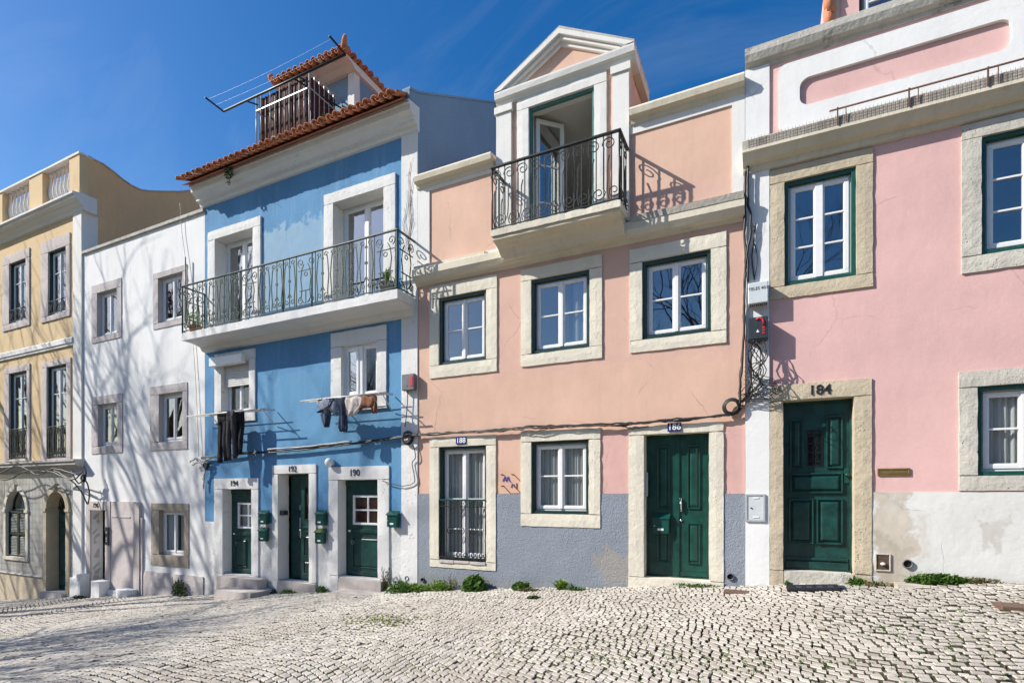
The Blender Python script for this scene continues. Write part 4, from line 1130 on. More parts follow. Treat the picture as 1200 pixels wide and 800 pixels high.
# roof behind the parapet
rf = MB(); zs3 = AZ1-.3+1.5*(3.25-.35)/4.05
for (a_, b_) in ((x0, DX0+.02), (DX1-.02, x1)): rf.add([(a_,.35,AZ1-.3),(b_,.35,AZ1-.3),(b_,3.25,zs3),(a_,3.25,zs3)], [(0,1,2,3)])
rf.add([(x0,3.25,zs3),(x1,3.25,zs3),(x1,4.4,AZ1+1.2),(x0,4.4,AZ1+1.2),(x1,8,AZ1-.3),(x0,8,AZ1-.3)], [(0,1,2,3),(3,2,4,5)]); rf.build('roof', 'dark_terracotta', hs)
# ---- balcony of the salmon house
bd = .60; bx0, bx1 = X(575, bd), X(727, bd); bzt = 4.69
bm_ = MB().rbox(bx0-.01, bx1+.01, -bd-.01, .0, bzt-.12, bzt, step=.12, amp=.006, wear=.012); bal = bm_.build('balcony', 'cream_stone', hs)
st_ = MB()
st_.exx([(.0,bzt-.40),(-.22,bzt-.385),(-.25,bzt-.33),(-.28,bzt-.31),(-.34,bzt-.25),(-.44,bzt-.205),(-.54,bzt-.185),(-.57,bzt-.17),(-.57,bzt-.121),(.0,bzt-.121)], bx0+.025, bx1-.025, .3)
st_.build('balcony_corbel', 'cornice_cream', bal)
rb_ = MB(); H = 1.08; zr = bzt+.02; tp = MB()
rx0, rx1, ry = bx0+.02, bx1-.02, -bd+.02
for a, b in (((rx0,0.0),(rx0,ry)), ((rx0,ry),(rx1,ry)), ((rx1,ry),(rx1,0.0))):
    xa, xb = sorted((a[0], b[0])); ya, yb = sorted((a[1], b[1])); hz = xa != xb
    tp.cbox(xa-.028, xb+.028, ya-(.028 if hz else -.029), yb+(.028 if hz else 0), zr+H, zr+H+.035, .006)
    rb_.cbox(xa-.01, xb+.01, ya-(.01 if hz else -.011), yb+(.01 if hz else 0), zr, zr+.02, .003)
railing(rb_, (rx0, ry), (rx1, ry), zr+.02, H-.02, [(unit_small, .26)]*9, .011, .0095)
for x in (rx0, rx1): railing(rb_, (x, ry), (x, 0), zr+.02, H-.02, [(unit_small, .26)]*2, .011, .0095); rb_.tube([(x,ry,bzt),(x,ry,zr+H)], .017, 6); rb_.tube([(x,-.02,bzt),(x,-.02,zr+H)], .015, 5)
q = rb_.build('balcony_railing', 'iron', bal); tp.build('handrail', 'iron', q)
# ---- pedimented dormer
I = (X(620.5), X(696.5), bzt, (Z(620.5,127)+Z(696.5,102))/2); O = (X(606.5), X(711.5), bzt, (Z(606.5,113)+Z(711.5,86.5))/2)
EZ = 7.30
fm = wall(MB(), DX0, DX1, AZ0, EZ, [(O[0]+.02, O[1]-.02, AZ0+.1, O[3]-.02)], 0.0, .25); dmr = fm.build('dormer', 'salmon_plaster', hs)
sd = MB(); sd.box(DX0+.02, DX0+.16, .25, 3.2, AZ0, EZ+.05); sd.box(DX1-.16, DX1-.02, .25, 3.2, AZ0, EZ+.05); sd.build('dormer_side', 'salmon_plaster', dmr)
ri = MB(); ri.box(DX0+.16, DX1-.16, 3.1, 3.2, AZ0, EZ); ri.prismx([(.25,7.20),(3.1,6.45),(3.1,6.6),(.25,7.29)], DX0+.18, DX1-.18); ri.box(DX0+.16, DX0+.18, .25, 3.1, AZ0, EZ-.01); ri.box(DX1-.18, DX1-.16, .25, 3.1, AZ0, EZ-.01); ri.box(DX0+.18, DX1-.18, .25, 3.1, AZ0-.05, AZ0+.05)
ri.build('room', 'room_light', dmr)
bm2 = MB(); bm2.prismx([(2.2,AZ0+.05),(2.2,AZ0+.95),(2.8,AZ0+.95),(2.8,AZ0+.05)], DX0+.5, DX1-.3); bm2.build('low_dark_block', 'dark_slab', dmr)  # low dark block standing towards the back of the dormer room
for (a, b) in ((DX0, X(600.5)), (X(718.5), DX1)):
    p = MB().rbox(a, b, -.06, .0, AZ0, EZ-.16, step=.3, amp=.002, wear=.004); p.rbox(a-.03, b+.03, -.09, .0, EZ-.16, EZ-.03, step=.3, amp=.002); p.build('pilaster', 'white_trim', dmr)
ws = MB(); ring(ws, I, inset(I, .045, .045, 0, .05), .01, .07); fd = ws.build('french_window', 'teal_paint', dmr)
surround(dmr, O, I, 'white_trim', .045, .25, open_bottom=True)
J = inset(I, .05, .05, .02, .06); mid = (J[0]+J[1])/2
casement(dmr, (J[0], mid, J[2], J[3]), .20, (.32,.64), 'white_frame', .07, 'glass_blue', swing=.75, hinge='l')
casement(dmr, (mid, J[1], J[2], J[3]), .20, (.32,.64), 'white_frame', .07, 'glass_dim', swing=-1.52, hinge='r')
# entablature, tympanum and raking cornices
ex0, ex1 = X(579, .15), X(743, .15)
MB().exx([(.3,EZ),(-.05,EZ),(-.08,EZ+.06),(-.13,EZ+.08),(-.15,EZ+.16),(-.15,EZ+.19),(.3,EZ+.20)], ex0, ex1, .3).build('entablature', 'white_trim', dmr)
axx, azz = (ex0+ex1)/2-.02, 8.22
MB().prism([(ex0+.15,EZ+.2),(ex1-.15,EZ+.2),(axx,azz-.2)], -.0, .25).build('tympanum', 'salmon_plaster', dmr)
def rake(p, q, th, y0, y1, ext=0):
    d = Vector((q[0]-p[0], q[1]-p[1])).normalized(); nrm = Vector((-d.y, d.x)); nrm = nrm if nrm.y > 0 else -nrm
    return [(p[0], p[1]), (q[0], q[1]), (q[0], q[1]-th/abs(nrm.y)), (p[0]+th*.0, p[1]-.02)]
rk = MB()
for (pe, sg) in (((ex0, EZ+.20), -1), ((ex1, EZ+.20), 1)):
    for (y0_, th0, th1) in ((-.16, 0, .075), (-.11, .0751, .13), (-.05, .1301, .19)):
        dxa = (pe[0]-axx); ln = math.hypot(dxa, azz-pe[1]); k = (azz-pe[1])/abs(dxa); cosl = abs(dxa)/ln
        def at(x, t_): return azz - abs(x-axx)*k - t_/cosl
        xs_ = pe[0]-sg*th0*2.2
        poly = [(pe[0]-sg*(th1*1.9), at(pe[0]-sg*(th1*1.9), th0)), (axx, azz-th0/cosl), (axx, azz-th1/cosl), (pe[0]-sg*(th1*1.9), max(EZ+.201, at(pe[0]-sg*(th1*1.9), th1)))]
        if th0 == 0: poly = [(pe[0], EZ+.202), (axx, azz), (axx, azz-th1/cosl), (pe[0]-sg*th1*1.9, EZ+.202)]
        rk.prism(poly, y0_, .28)
rk.build('raking_cornice', 'white_trim', dmr)
rr = MB()
for sg, ex in ((-1, ex0), (1, ex1)):
    a = (ex+sg*.0, EZ+.21); b = (axx, azz+.02)
    rr.add([(a[0],-.13,a[1]),(b[0],-.13,b[1]),(b[0],1.15,b[1]),(a[0],1.15,a[1]),(a[0],-.13,a[1]+.05),(b[0],-.13,b[1]+.05),(b[0],1.15,b[1]+.05),(a[0],1.15,a[1]+.05)], [(0,1,2,3),(4,5,6,7),(0,1,5,4),(2,3,7,6),(1,2,6,5),(0,3,7,4)])
rr.build('dormer_roof', 'weathered_cap', dmr)
MB().prismx([(.301,EZ-.0),(.301,EZ+.2),(1.1,EZ+.2),(1.1,EZ)], ex1-.12, ex1).build('side_cornice', 'cornice_cream', dmr)
bk = MB().prism([(ex0+.2,EZ+.0),(ex1-.13,EZ+.0),(ex1-.13,EZ+.2),(axx,azz-.05),(ex0+.2,EZ+.2)], 1.0, 1.1); bk.build('dormer_back', 'salmon_plaster', dmr)

# ================================================================== 5. pink house
x0, x1 = X(873)+.004, 8.6
XQ = X(902)
zg = gx(2.5)
hp_ = thing('town_house', 'pink house with tan stone frames and a long rounded panel in its parapet', 'house', (2.5, 0, zg), 'terraced houses in the sloping street')
A = (R(902,201,350,1023,174,339), R(919.5,213,334,1003,196,324.5))
Bl = X(1126), (Z(1126,149)+Z(1126,149))/2, Z(1126,322)
wB = A[0][1]-A[0][0]; wi = A[1][0]-A[0][0]; wo = X(1150.5)-X(1126)
B_ = ((X(1126), X(1126)+2*wo+1.02, Z(1126,322), Z(1126,149)), (X(1150), X(1150)+1.02, Z(1149.5,299), Z(1150,161)))
C_ = ((X(1123), X(1123)+2*wo+1.02, Z(1123,575), Z(1123,436)), (X(1145.5), X(1145.5)+1.02, Z(1145,557), Z(1145,453)))
D_ = ((X(901), X(1021.7), -2.0, (Z(901,451)+Z(1021.7,444))/2), (X(918), X(1000.5), (Z(918,669.5)+Z(1000,670.5))/2, (Z(918,469)+Z(1000.5,465))/2))
ZW = 5.0
hl = [inset(o, .02) for o, i in (A, B_, C_)] + [(D_[0][0]+.02, D_[0][1]-.02, D_[1][2]-.02, D_[0][3]-.02)]
sp = X(1123)+6.0
ZP5 = .02
wall(MB(), XQ, x1, ZP5, ZW+.1, hl).build('wall', 'pink_plaster', hp_)
wall(MB(), XQ, x1, -2.6, ZP5, hl, y0=-.014).build('plinth', 'plinth_cream', hp_)
MB().rbox(x0, XQ-.003, -.03, .38, -2.6, 6.55, step=.5, amp=.002, wear=.002).build('corner_pilaster', 'white_plaster', hp_)
shell(hp_, x0, x1, 6.3, [1.2, 5.0], zb=-3.5, inner=3.0)
window(hp_, *A, 'tan_stone', bars=(.333,.667), outer='green_paint', sy=.09, gmat='glass', oth=.05, st=.06, mull=.05)
window(hp_, *B_, 'pale_tan_stone', bars=(.333,.667), outer='green_paint', sy=.09, gmat='glass', oth=.05, st=.06, mull=.05, label='window in a pale rough stone frame')
window(hp_, *C_, 'pale_tan_stone', bars=(.52,), outer='green_paint', sy=.09, gmat='glass_dim', oth=.05, st=.06, mull=.05, curtains=[(0,1,0,12,0)], label='street level window with grey curtains')
O, I = D_; y = .22; h_ = I[3]-I[2]; w_ = I[1]-I[0]
def fx(u): return I[0]+w_*u
def fz(v): return I[2]+h_*v
gr_ = (fx(.36), fx(.585), fz(.615), fz(.83))
mb = wall(MB(), I[0]+.03, I[1]-.03, I[2]+.02, I[3]-.03, [gr_], y, y+.06); ring(mb, I, inset(I, .03), y-.03, y+.07, 'box')
for r in ((fx(.10),fx(.31),fz(.60),fz(.90)), (fx(.64),fx(.88),fz(.60),fz(.91))): panel(mb, r, y, .03, .05)
panel(mb, (fx(.10),fx(.88),fz(.455),fz(.575)), y, .035, .05)
for r in ((fx(.08),fx(.46),fz(.155),fz(.425)), (fx(.50),fx(.88),fz(.155),fz(.425))): panel(mb, r, y, .035, .055)
mb.cbox(fx(.04), fx(.95), y-.045, y, fz(.012), fz(.05)); mb.cbox(fx(.04), fx(.95), y-.025, y, fz(.06), fz(.075))
d = mb.build('door', 'green_door', hp_); d['label'] = 'old green panelled door with a small iron grille and worn bottom'
g = MB(); gw = gr_[1]-gr_[0]; gh = gr_[3]-gr_[2]
ring(g, gr_, inset(gr_, .012), y-.012, y+.01, 'box')
for r_ in range(4):
    for c_ in range(2):
        for s_ in (-1, 1):
            g.tube([(a, y-.002, b) for a, b in scroll(gr_[0]+gw*(.27+.46*c_)+s_*.0, gr_[2]+gh*(.13+.25*r_)+s_*.02, gw*.20, PI*(.5 if s_ > 0 else 1.5), .8, s_, 12, .6)], .007, 4)
g.build('door_grille', 'iron', d)
MB().box(gr_[0], gr_[1], y+.03, y+.035, gr_[2], gr_[3]).build('pane', 'glass_dim', d)
hh = MB(); hx = fx(.93); hz = fz(.56); hh.cbox(hx-.03, hx+.03, y-.03, y+.002, hz-.12, hz+.1, .006); hh.lathe((hx, y-.06, hz), [(.01,-.025),(.03,-.015),(.035,0),(.03,.015),(.01,.025)], 10); hh.tube([(hx, y, hz),(hx, y-.06, hz)], .012, 6)
hh.build('handle', 'green_gloss', d)
door_frame(d, O, I, 'tan_stone', .03, .26)
MB().rbox(I[0]+.004, I[1]-.004, -.045, .28, gx(.5)-.3, I[2]+.002, step=.14, wear=.012).build('threshold', 'pale_tan_stone', d)
number('184', X(960.5), Z(960.5,457.3), .195, 'black_paint', y=-.036, parent=d, bold=.004)
# middle cornice with the wire bird guard
prof = [(.02,ZW-.10),(-.05,ZW-.08),(-.07,ZW+.0),(-.17,ZW+.03),(-.24,ZW+.12),(-.26,ZW+.13),(-.26,ZW+.17),(.02,ZW+.2)]
cn = MB().exx(prof, x0-.03, x1, .4).build('middle_cornice', 'cornice_cream', hp_)
MB().exx([(-.25,ZW+.172),(-.25,ZW+.30),(-.22,ZW+.33),(-.02,ZW+.36),(.0,ZW+.36),(.0,ZW+.2)], x0-.03, x1, .15).build('cornice_gutter', 'cornice_dirty', cn)
bw = MB(); bw.tube([(x0+1.1, -.27, ZW+.40), (x1, -.27, ZW+.42)], .013, 5)
k = x0+1.2
while k < x1:
    bw.tube([(k,-.27,ZW+.18),(k,-.275,ZW+.42)], .012, 4); bw.tube([(k+.10,-.27,ZW+.2),(k+.10,-.275,ZW+.40)], .007, 4); k += .82
bw.build('guard_rail', 'rusty', cn)
ms = MB(); k = x0+.05
while k < x1: ms.tube([(k,-.262,ZW+.18),(k,-.262,ZW+.33)], .0022, 3, False); k += .045
for zz in (.21,.25,.29): ms.tube([(x0+.03,-.263,ZW+zz),(x1,-.263,ZW+zz)], .0022, 3, False)
ms.build('wire_mesh', 'rusty', cn)
# parapet with long rounded panel
PZ0, PZ1 = ZW+.36, 6.50
wall(MB(), XQ, x1, ZW+.1, PZ1+.05, [], 0, .3).build('parapet_wall', 'pink_plaster', hp_)
def rrect(x0_, x1_, z0_, z1_, r, n=7):
    p = []
    for (cx, cz, a0) in ((x1_-r, z0_+r, -PI/2), (x1_-r, z1_-r, 0), (x0_+r, z1_-r, PI/2), (x0_+r, z0_+r, PI)):
        for k in range(n+1): a = a0+PI/2*k/n; p.append((cx+r*math.cos(a), cz+r*math.sin(a)))
    return p
ox0, ox1 = X(912.5), X(1184)+.55
ozt = (Z(925,78)+Z(1164,1))/2; ozb = (Z(921,154)+Z(1200,84))/2
ix0, ix1 = X(937), X(1184); izt = (Z(945,95)+Z(1175,23.5))/2; izb = (Z(942,125)+Z(1170,65))/2
po_ = rrect(ox0, x1-.5, ozb, ozt, .11); pi_ = rrect(ix0, ix1, izb, izt, .13)
def holed(mb, out, inn, y0, y1):
    n = len(out); vs = [(x,y0,z) for x,z in out]+[(x,y0,z) for x,z in inn]+[(x,y1,z) for x,z in out]+[(x,y1,z) for x,z in inn]
    fs = []
    for i in range(n):
        j = (i+1)%n; fs += [(i,j,n+j,n+i), (i,j,2*n+j,2*n+i), (n+i,n+j,3*n+j,3*n+i)]
    return mb.add(vs, fs)
holed(MB(), rrect(ox0, ix1+.62, ozb, ozt, .11), pi_, -.05, .0).build('panel_frame', 'white_plaster', hp_)
MB().exx([(.30,PZ1),(-.02,PZ1),(-.04,PZ1+.05),(-.10,PZ1+.08),(-.14,PZ1+.17),(-.14,PZ1+.27),(-.10,PZ1+.30),(.40,PZ1+.32),(.40,PZ1)], x0-.0, x1, .18).build('parapet_cornice', 'weathered_cap', hp_)
# set-back attic room above the parapet
tx = X(978)+.45; zt0_, zt1_ = 6.6, 9.4
aw_ = (X(1012), X(1012)+1.05, 6.75, 8.3)
wall(MB(), X(985), x1-1, zt0_, zt1_, [aw_], .42, .6).build('attic_wall', 'pink_plaster', hp_)
MB().rbox(X(980)-.0, X(985)+.03, .38, .55, zt0_, zt1_, step=.4).build('attic_pilaster', 'salmon_plaster', hp_)
mb = MB(); mb.box(X(985)+.001, X(985)+.2, .6, 4, zt0_, zt1_); mb.box(x1-1.2, x1-1, .6, 4, zt0_, zt1_); mb.box(X(985)+.2, x1-1.2, 3.8, 4, zt0_, zt1_); mb.box(X(985)+.2, x1-1.2, .6, 3.8, zt1_-.1, zt1_+.1); mb.build('attic_side', 'pink_plaster', hp_)
at_ = MB(); ring(at_, aw_, inset(aw_, .06), .44, .56); atw = at_.build('attic_window', 'dark_frame', hp_); mid = (aw_[0]+aw_[1])/2
casement(atw, (aw_[0]+.06, mid, aw_[2]+.06, aw_[3]-.06), .46, (.35,.7), 'white_frame', .06, 'glass'); casement(atw, (mid, aw_[1]-.06, aw_[2]+.06, aw_[3]-.06), .46, (.35,.7), 'white_frame', .06, 'glass')
vt = MB(); 
for k in range(11): vt.tube([(X(977)-.02, .36, 6.62+k*.22), (X(977)-.05, .36, 6.62+k*.22+.26)], .075, 8, True, .06)
vt.build('tile_verge', 'terracotta', hp_)
# rear roof slabs of the remaining houses
for (a, b, z, par) in ((X(97.5)+.01, X(240)-.01, 7.12, hw), (-30.4, X(97.5)-.32, 8.7, ho)):
    MB().box(a, b, .40, 8, z, z+.08).build('roof', 'dark_terracotta', par)
MB().box(X(97.5)-.30, X(97.5)-.01, 4.2, 8, 8.6, 8.7).build('roof', 'dark_terracotta', ho)
# ================================================================== things on and in front of the houses
def P3(px, py, d): return Vector((X(px, d), -d, Z(px, py, d)))

# ---- mailboxes
def mailbox(loc, label):
    t = thing('mailbox', label, 'mailbox', loc, 'green metal mailboxes'); x, y, z = loc
    w, h, dp = .125, .30, .10
    MB().cbox(x-w, x+w, y-dp, y, z-h/2, z+h/2-.05, .006).build('box', 'green_box', t)
    l = MB(); l.prismx([(y-dp-.022, z+h/2-.055), (y-dp-.018, z+h/2-.035), (y, z+h/2+.035), (y, z+h/2-.055)], x-w-.012, x+w+.012); l.build('lid', 'green_box', t)
    MB().cbox(x-.045, x+.045, y-dp-.005, y-dp+.001, z-h/2+.05, z-h/2+.085, .001).build('name_plate', 'white_paint', t)
    s = MB(); s.lathe((x-w+.035, y-dp-.006, z-.02), [(.010,-.008),(.012,0),(.010,.008)], 8); s.build('lock', 'chrome', t)
    return t
m1 = mailbox((X(311.3,.04), -.04, Z(311.3,606.5,.04)), 'green mailbox beside the lace-curtained door, upper of two')
for (px_, py_, lb) in ((311, 626.3, 'green mailbox beside the lace-curtained door, lower of two'), (378, 607, 'green mailbox right of the dark middle door, upper of two'),
                       (377.6, 628.5, 'green mailbox right of the dark middle door, lower of two, with paper sticking out'), (462.5, 608.5, 'single green mailbox on the blue house next to its right corner pilaster')):
    c = copy_tree(m1); c['label'] = lb; c.location = (X(px_,.04), -.04, Z(px_,py_,.04)+0)
    if 'paper' in lb:
        x, z = c.location.x, c.location.z
        fl = MB(); fl.prismx([(-.165, z+.105), (-.165, z+.112), (-.05, z+.19), (-.05, z+.18)], x-.08, x+.07)
        tag(fl.build('leaflet', 'leaf_yellow', None, (x, -.1, z+.15)), 'folded yellowish leaflet on top of the lower mailbox by the middle door', 'leaflet')
c = copy_tree(m1); c['label'] = 'dark green mailbox fixed on the left leaf of the double door'; c.location = (X(775,-.2), .195, Z(775,614,-.2)); c.scale = (1.1, .7, 1.0)

# ---- boxes on the pilasters
def wallbox(name, label, cat, r, d, mat, extra=None, y0=.03):
    x_0, x_1, z0_, z1_ = r; t = thing(name, label, cat, ((x_0+x_1)/2, -y0, z0_))
    MB().cbox(x_0, x_1, -d, -y0, z0_, z1_, .012).build('case', mat, t)
    if extra: extra(t, r, d)
    return t
def ex_top(t, r, d):
    number('TELES 401', (r[0]+r[1])/2, r[3]-.10, .062, 'black_paint', y=-d-.002, parent=t, name='lettering', ext=.001)
    f = MB()
    for k in range(9): x = r[0]+.03+(r[1]-r[0]-.06)*k/8; f.tube([(x,-d+.05,r[2]-.03),(x,-d+.05,r[2])], .010, 5)
    f.build('cable_gland', 'black_cable', t)
def ex_red(t, r, d):
    f = MB(); pts = [(r[0]+(r[1]-r[0])*u, -d-.004, r[2]+(r[3]-r[2])*v) for u, v in ((.42,.88),(.55,.93),(.70,.90),(.78,.78),(.79,.6))]
    f.tube(pts, .016, 5)
    for k in range(3): f.cbox(pts[-1][0]-.016, pts[-1][0]+.016, -d-.006, -d, pts[-1][2]-.05-.04*k, pts[-1][2]-.022-.04*k, .002)
    f.build('red_stripe', 'red_paint', t)
    a = (r[0]+r[1])/2; f = MB(); f.prism([(a-.022, r[2]+.10), (a+.022, r[2]+.10), (a, r[2]+.145)], -d-.004, -d+.001); f.build('warning_triangle', 'white_paint', t)
wallbox('cable_box', 'pale grey cable box on the white pilaster between the salmon and pink houses', 'cable box', (X(876.5,.2), X(900.5,.2), Z(889,355,.2), Z(889,330,.2)), .20, 'grey_box', ex_top)
wallbox('telecom_box', 'black telecom box with a red mark hanging on the white pilaster by the pink house', 'telecom box', (X(876,.22), X(900,.22), Z(888,397.5,.2), Z(888,371.5,.2)), .22, 'black_box', ex_red)
def ex_s(t, r, d):
    MB().cbox(r[1]-.10, r[1]-.03, -d-.006, -d+.002, r[2]+.07, r[3]-.05, .003).build('red_stripe', 'red_paint', t)
    MB().lathe(((r[0]+r[1])/2-.02, -d-.004, r[2]+.09), [(.012,-.006),(.012,.006)], 8).build('lock', 'chrome', t)
wallbox('telecom_box', 'dark grey box with a red stripe on the white corner pilaster of the blue house', 'telecom box', (X(470.5,.14), X(485,.14), Z(477,457,.14), Z(477,438,.14)), .14, 'mid_box', ex_s)
def ex_m(t, r, d):
    f = MB(); ring(f, inset(r, .0), inset(r, .03), -d-.010, -d, c=.004); f.build('frame', 'grey_metal', t)
    f = MB(); cx = (r[0]+r[1])/2
    for z in (r[3]-.07, r[2]+.06): f.cbox(cx-.03, cx+.05, -d-.008, -d, z, z+.018, .003)
    f.build('hinge', 'white_paint', t); MB().lathe((r[0]+.08, -d-.004, (r[2]+r[3])/2), [(.014,-.006),(.014,.006)], 8).build('lock', 'black_paint', t)
wallbox('meter_cabinet', 'light grey metal meter cabinet low on the white pilaster between two front doors', 'meter cabinet', (X(873.5,.04), X(897,.04), Z(885,611,.04), Z(885,578.5,.04)), .045, 'grey_box', ex_m, y0=.03)

# brass letter slot, gas plate and pipes of the pink house
r = (X(1028), X(1066.5), Z(1047,557), Z(1047,548.5)); t = thing('letter_slot', 'brass letter slot in the pink wall right of the single door', 'letter slot', ((r[0]+r[1])/2, 0, r[2]))
f = MB(); ring(f, r, inset(r, .022), -.022, -.001, c=.004); f.build('frame', 'brass', t); MB().prismx([(-.010, r[2]+.02), (-.018, r[2]+.03), (-.012, r[3]-.02), (-.004, r[3]-.02)], r[0]+.02, r[1]-.02).build('flap', 'brass', t)
r = (X(1025), X(1043.5), Z(1034,668.5), Z(1034,648)); t = thing('gas_plate', 'small rusty square box with a pale knob low in the stained plinth', 'valve box', ((r[0]+r[1])/2, 0, r[2]))
f = MB(); ring(f, r, inset(r, .018), -.035, -.012, c=.003); f.build('frame', 'pale_tan_stone', t); MB().box(r[0]+.016, r[1]-.016, -.022, -.013, r[2]+.016, r[3]-.016).build('plate', 'rust_plate', t)
MB().lathe(((r[0]+r[1])/2, -.04, (r[2]+r[3])/2-.02), [(.012,-.02),(.03,-.012),(.03,.012),(.012,.02)], 10).build('knob', 'white_paint', t)
def pipe(px_, py_, rad, label, y=-.015):
    x, z = X(px_), Z(px_, py_); vs = []; n = 16; m = MB()
    for k in range(n): a = 2*PI*k/n; vs += [(x+rad*math.cos(a), y-.03, z+rad*math.sin(a)), (x+rad*1.0*math.cos(a), y+.002, z+rad*math.sin(a)), (x+rad*.78*math.cos(a), y-.03, z+rad*.78*math.sin(a)), (x+rad*.78*math.cos(a), y-.004, z+rad*.78*math.sin(a))]
    fs = []
    for k in range(n): a, b = 4*k, 4*((k+1)%n); fs += [(a,b,b+1,a+1),(a,a+2,b+2,b),(a+2,a+3,b+3,b+2)]
    t = thing('drain_pipe', label, 'drain pipe', (x, 0, z)); m.add(vs, fs, True).build('pipe_end', 'mid_box', t)
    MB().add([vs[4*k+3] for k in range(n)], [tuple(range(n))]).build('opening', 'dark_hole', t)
pipe(1063, 660, .062, 'round drain hole in the stained white plinth of the pink house')
pipe(856, 675, .055, 'round drain hole at the right foot of the grey plinth', -.013)
pipe(496, 678.5, .045, 'round drain hole at the left foot of the grey plinth', -.013)
pipe(477.5, 677, .05, 'broken drain hole at the foot of the blue house wall', -.0)

# ---- enamel house numbers of the salmon house and globe lamp
for txt, px_, py_, w_, h_, lb in (('188', 541.5, 516.3, 12, 8.5, 'dark enamel number plate 188 over the tall window with the iron railing'), ('186', 790.8, 500.5, 16, 10, 'blue enamel number plate 186 over the green double door')):
    r = R(px_-w_/2, py_-h_/2+.3, py_+h_/2+.3, px_+w_/2, py_-h_/2-.3, py_+h_/2-.3); t = thing('number_plate', lb, 'number plate', ((r[0]+r[1])/2, 0, r[2]))
    MB().cbox(r[0], r[1], -.044, -.036, r[2], r[3], .003).build('plate', 'enamel_blue', t); number(txt, (r[0]+r[1])/2, (r[2]+r[3])/2, (r[3]-r[2])*1.0, 'white_paint', y=-.046, parent=t, ext=.001, bold=.002)
nx = X(114.5); number('196', nx, Z(114.5,592), .20, 'black_paint', y=-.056, parent=hw, bold=.001)
x, z = X(389.5), Z(389.5,541.7)
t = thing('wall_lamp', 'white globe wall lamp above the door with the brown blind', 'lamp', (x, 0, z))
f = MB(); n = 9
MB().lathe((x,-.03,z), [(.06,-.06),(.07,-.03),(.07,.03),(.06,.06)], 14).build('lamp_base', 'old_white', t)
vs = []; fs = []
for i in range(n+1):
    for k in range(14):
        a = PI*i/n; b = 2*PI*k/14; vs.append((x+.10*math.sin(a)*math.cos(b), -.10+.09*math.sin(a)*math.sin(b), z+.10*math.cos(a)))
for i in range(n):
    for k in range(14): fs.append((i*14+k, i*14+(k+1)%14, (i+1)*14+(k+1)%14, (i+1)*14+k))
f.add(vs, fs, True).build('globe', 'white_frame', t)

# ---- graffiti scribble
g = MB()
def gs(pts, r=.008): return [(X(580+a/17.8), -.006, Z(580+a/17.8, 545+b/17.8)) for a, b in pts]
g.tube(gs([(165,330),(200,250),(240,330),(270,240),(310,330),(335,350)]), .012, 4); g.tube(gs([(185,300),(230,290),(290,280),(285,235)]), .009, 4); g.tube(gs([(340,460),(365,385),(395,400),(410,440)]), .009, 4)
tag(g.build('graffiti', 'graffiti_blue', None, (X(597), 0, Z(597,565))), 'small violet scribbled tag on the salmon wall between the two street level windows', 'graffiti')
g = MB()
for pl in ([(120,190),(175,190),(240,265)], [(345,185),(395,190),(555,350)], [(130,430),(175,420),(330,590),(540,580),(520,550),(400,440)], [(455,370),(455,475)]): g.tube(gs(pl), .009, 4)
tag(g.build('graffiti', 'graffiti_brown', None, (X(602), 0, Z(602,570))), 'brown angular lines sprayed around the violet tag on the salmon wall', 'graffiti')

# ---- cables
rc = random.Random(5)
def cable(name, label, cat, strands, mat, r=.016, jit=.02, seg=6, n=5, group=None):
    mb = MB()
    for pts in strands:
        P = [P3(*p) for p in pts]; out = []
        for i in range(len(P)-1):
            p0 = P[max(i-1,0)]; p1 = P[i]; p2 = P[i+1]; p3 = P[min(i+2,len(P)-1)]
            for k in range(seg):
                t = k/seg; q = .5*((2*p1)+(p2-p0)*t+(2*p0-5*p1+4*p2-p3)*t*t+(-p0+3*p1-3*p2+p3)*t**3)
                out.append(q+Vector((rc.uniform(-jit,jit), rc.uniform(-jit*.3,0), rc.uniform(-jit,jit))))
        out.append(P[-1]); mb.tube(out, r, n)
    c0 = P3(*strands[0][0])
    return tag(mb.build(name, mat, None, c0), label, cat, group)
def off(pts, dy, dd=0): return [(a, b+dy, c+dd) for a, b, c in pts]
main1 = [(236,536,.08),(262,533,.08),(287,530,.08),(320,528.5,.08),(350,526,.08),(385,522,.08),(412,519,.08),(440,515,.08),(471,511,.09),(484,509,.08),(490,508.5,.07)]
main2 = [(490,508.5,.07),(512,507,.07),(557,504.5,.08),(585,502.5,.08),(612,500,.08),(645,498.5,.08),(690,497,.08),(728,496,.08),(760,493.5,.08),(800,490,.08),(844,486,.08),(862,482,.08),(870,474,.08)]
cable('power_cable', 'sagging black cable bundle across the blue house', 'cable', [main1, off(main1,1.3,.01)], 'black_cable', .017, .006)
cable('power_cable', 'grey pipe-like cable strapped under the washing on the blue house', 'cable', [[(314,526,.11),(350,524,.11),(385,520,.11),(412,517,.11)]], 'grey_cable', .022, .006)
cable('power_cable', 'dark cable bundle across the salmon house over the street level windows', 'cable', [main2, off(main2,1.5,.01), [(a, b+(2.5 if k%2 else .6), c) for k, (a,b,c) in enumerate(main2)]], 'black_cable', .015, .012)
cable('power_cable', 'brown loose cable drooping under the bundle on the salmon house', 'cable', [off(main2[2:8],2.2,.02), [(728,497.5,.05),(738,502,.05),(760,499,.05)], [(600,501,.1),(625,505,.1),(650,500.5,.1)]], 'brown_cable', .010, .014)
vert = [(874,200,.06),(872.5,260,.06),(874,300,.06),(872,340,.06),(871.5,400,.06),(868,440,.07),(866,475,.07)]
cable('power_cable', 'black vertical cable bundle between the salmon and pink houses', 'cable', [vert, off(vert,3,.02), [(877,196,.1),(876,230,.1),(880,260,.1),(876,300,.1),(877,330,.1)]], 'black_cable', .018, .010)
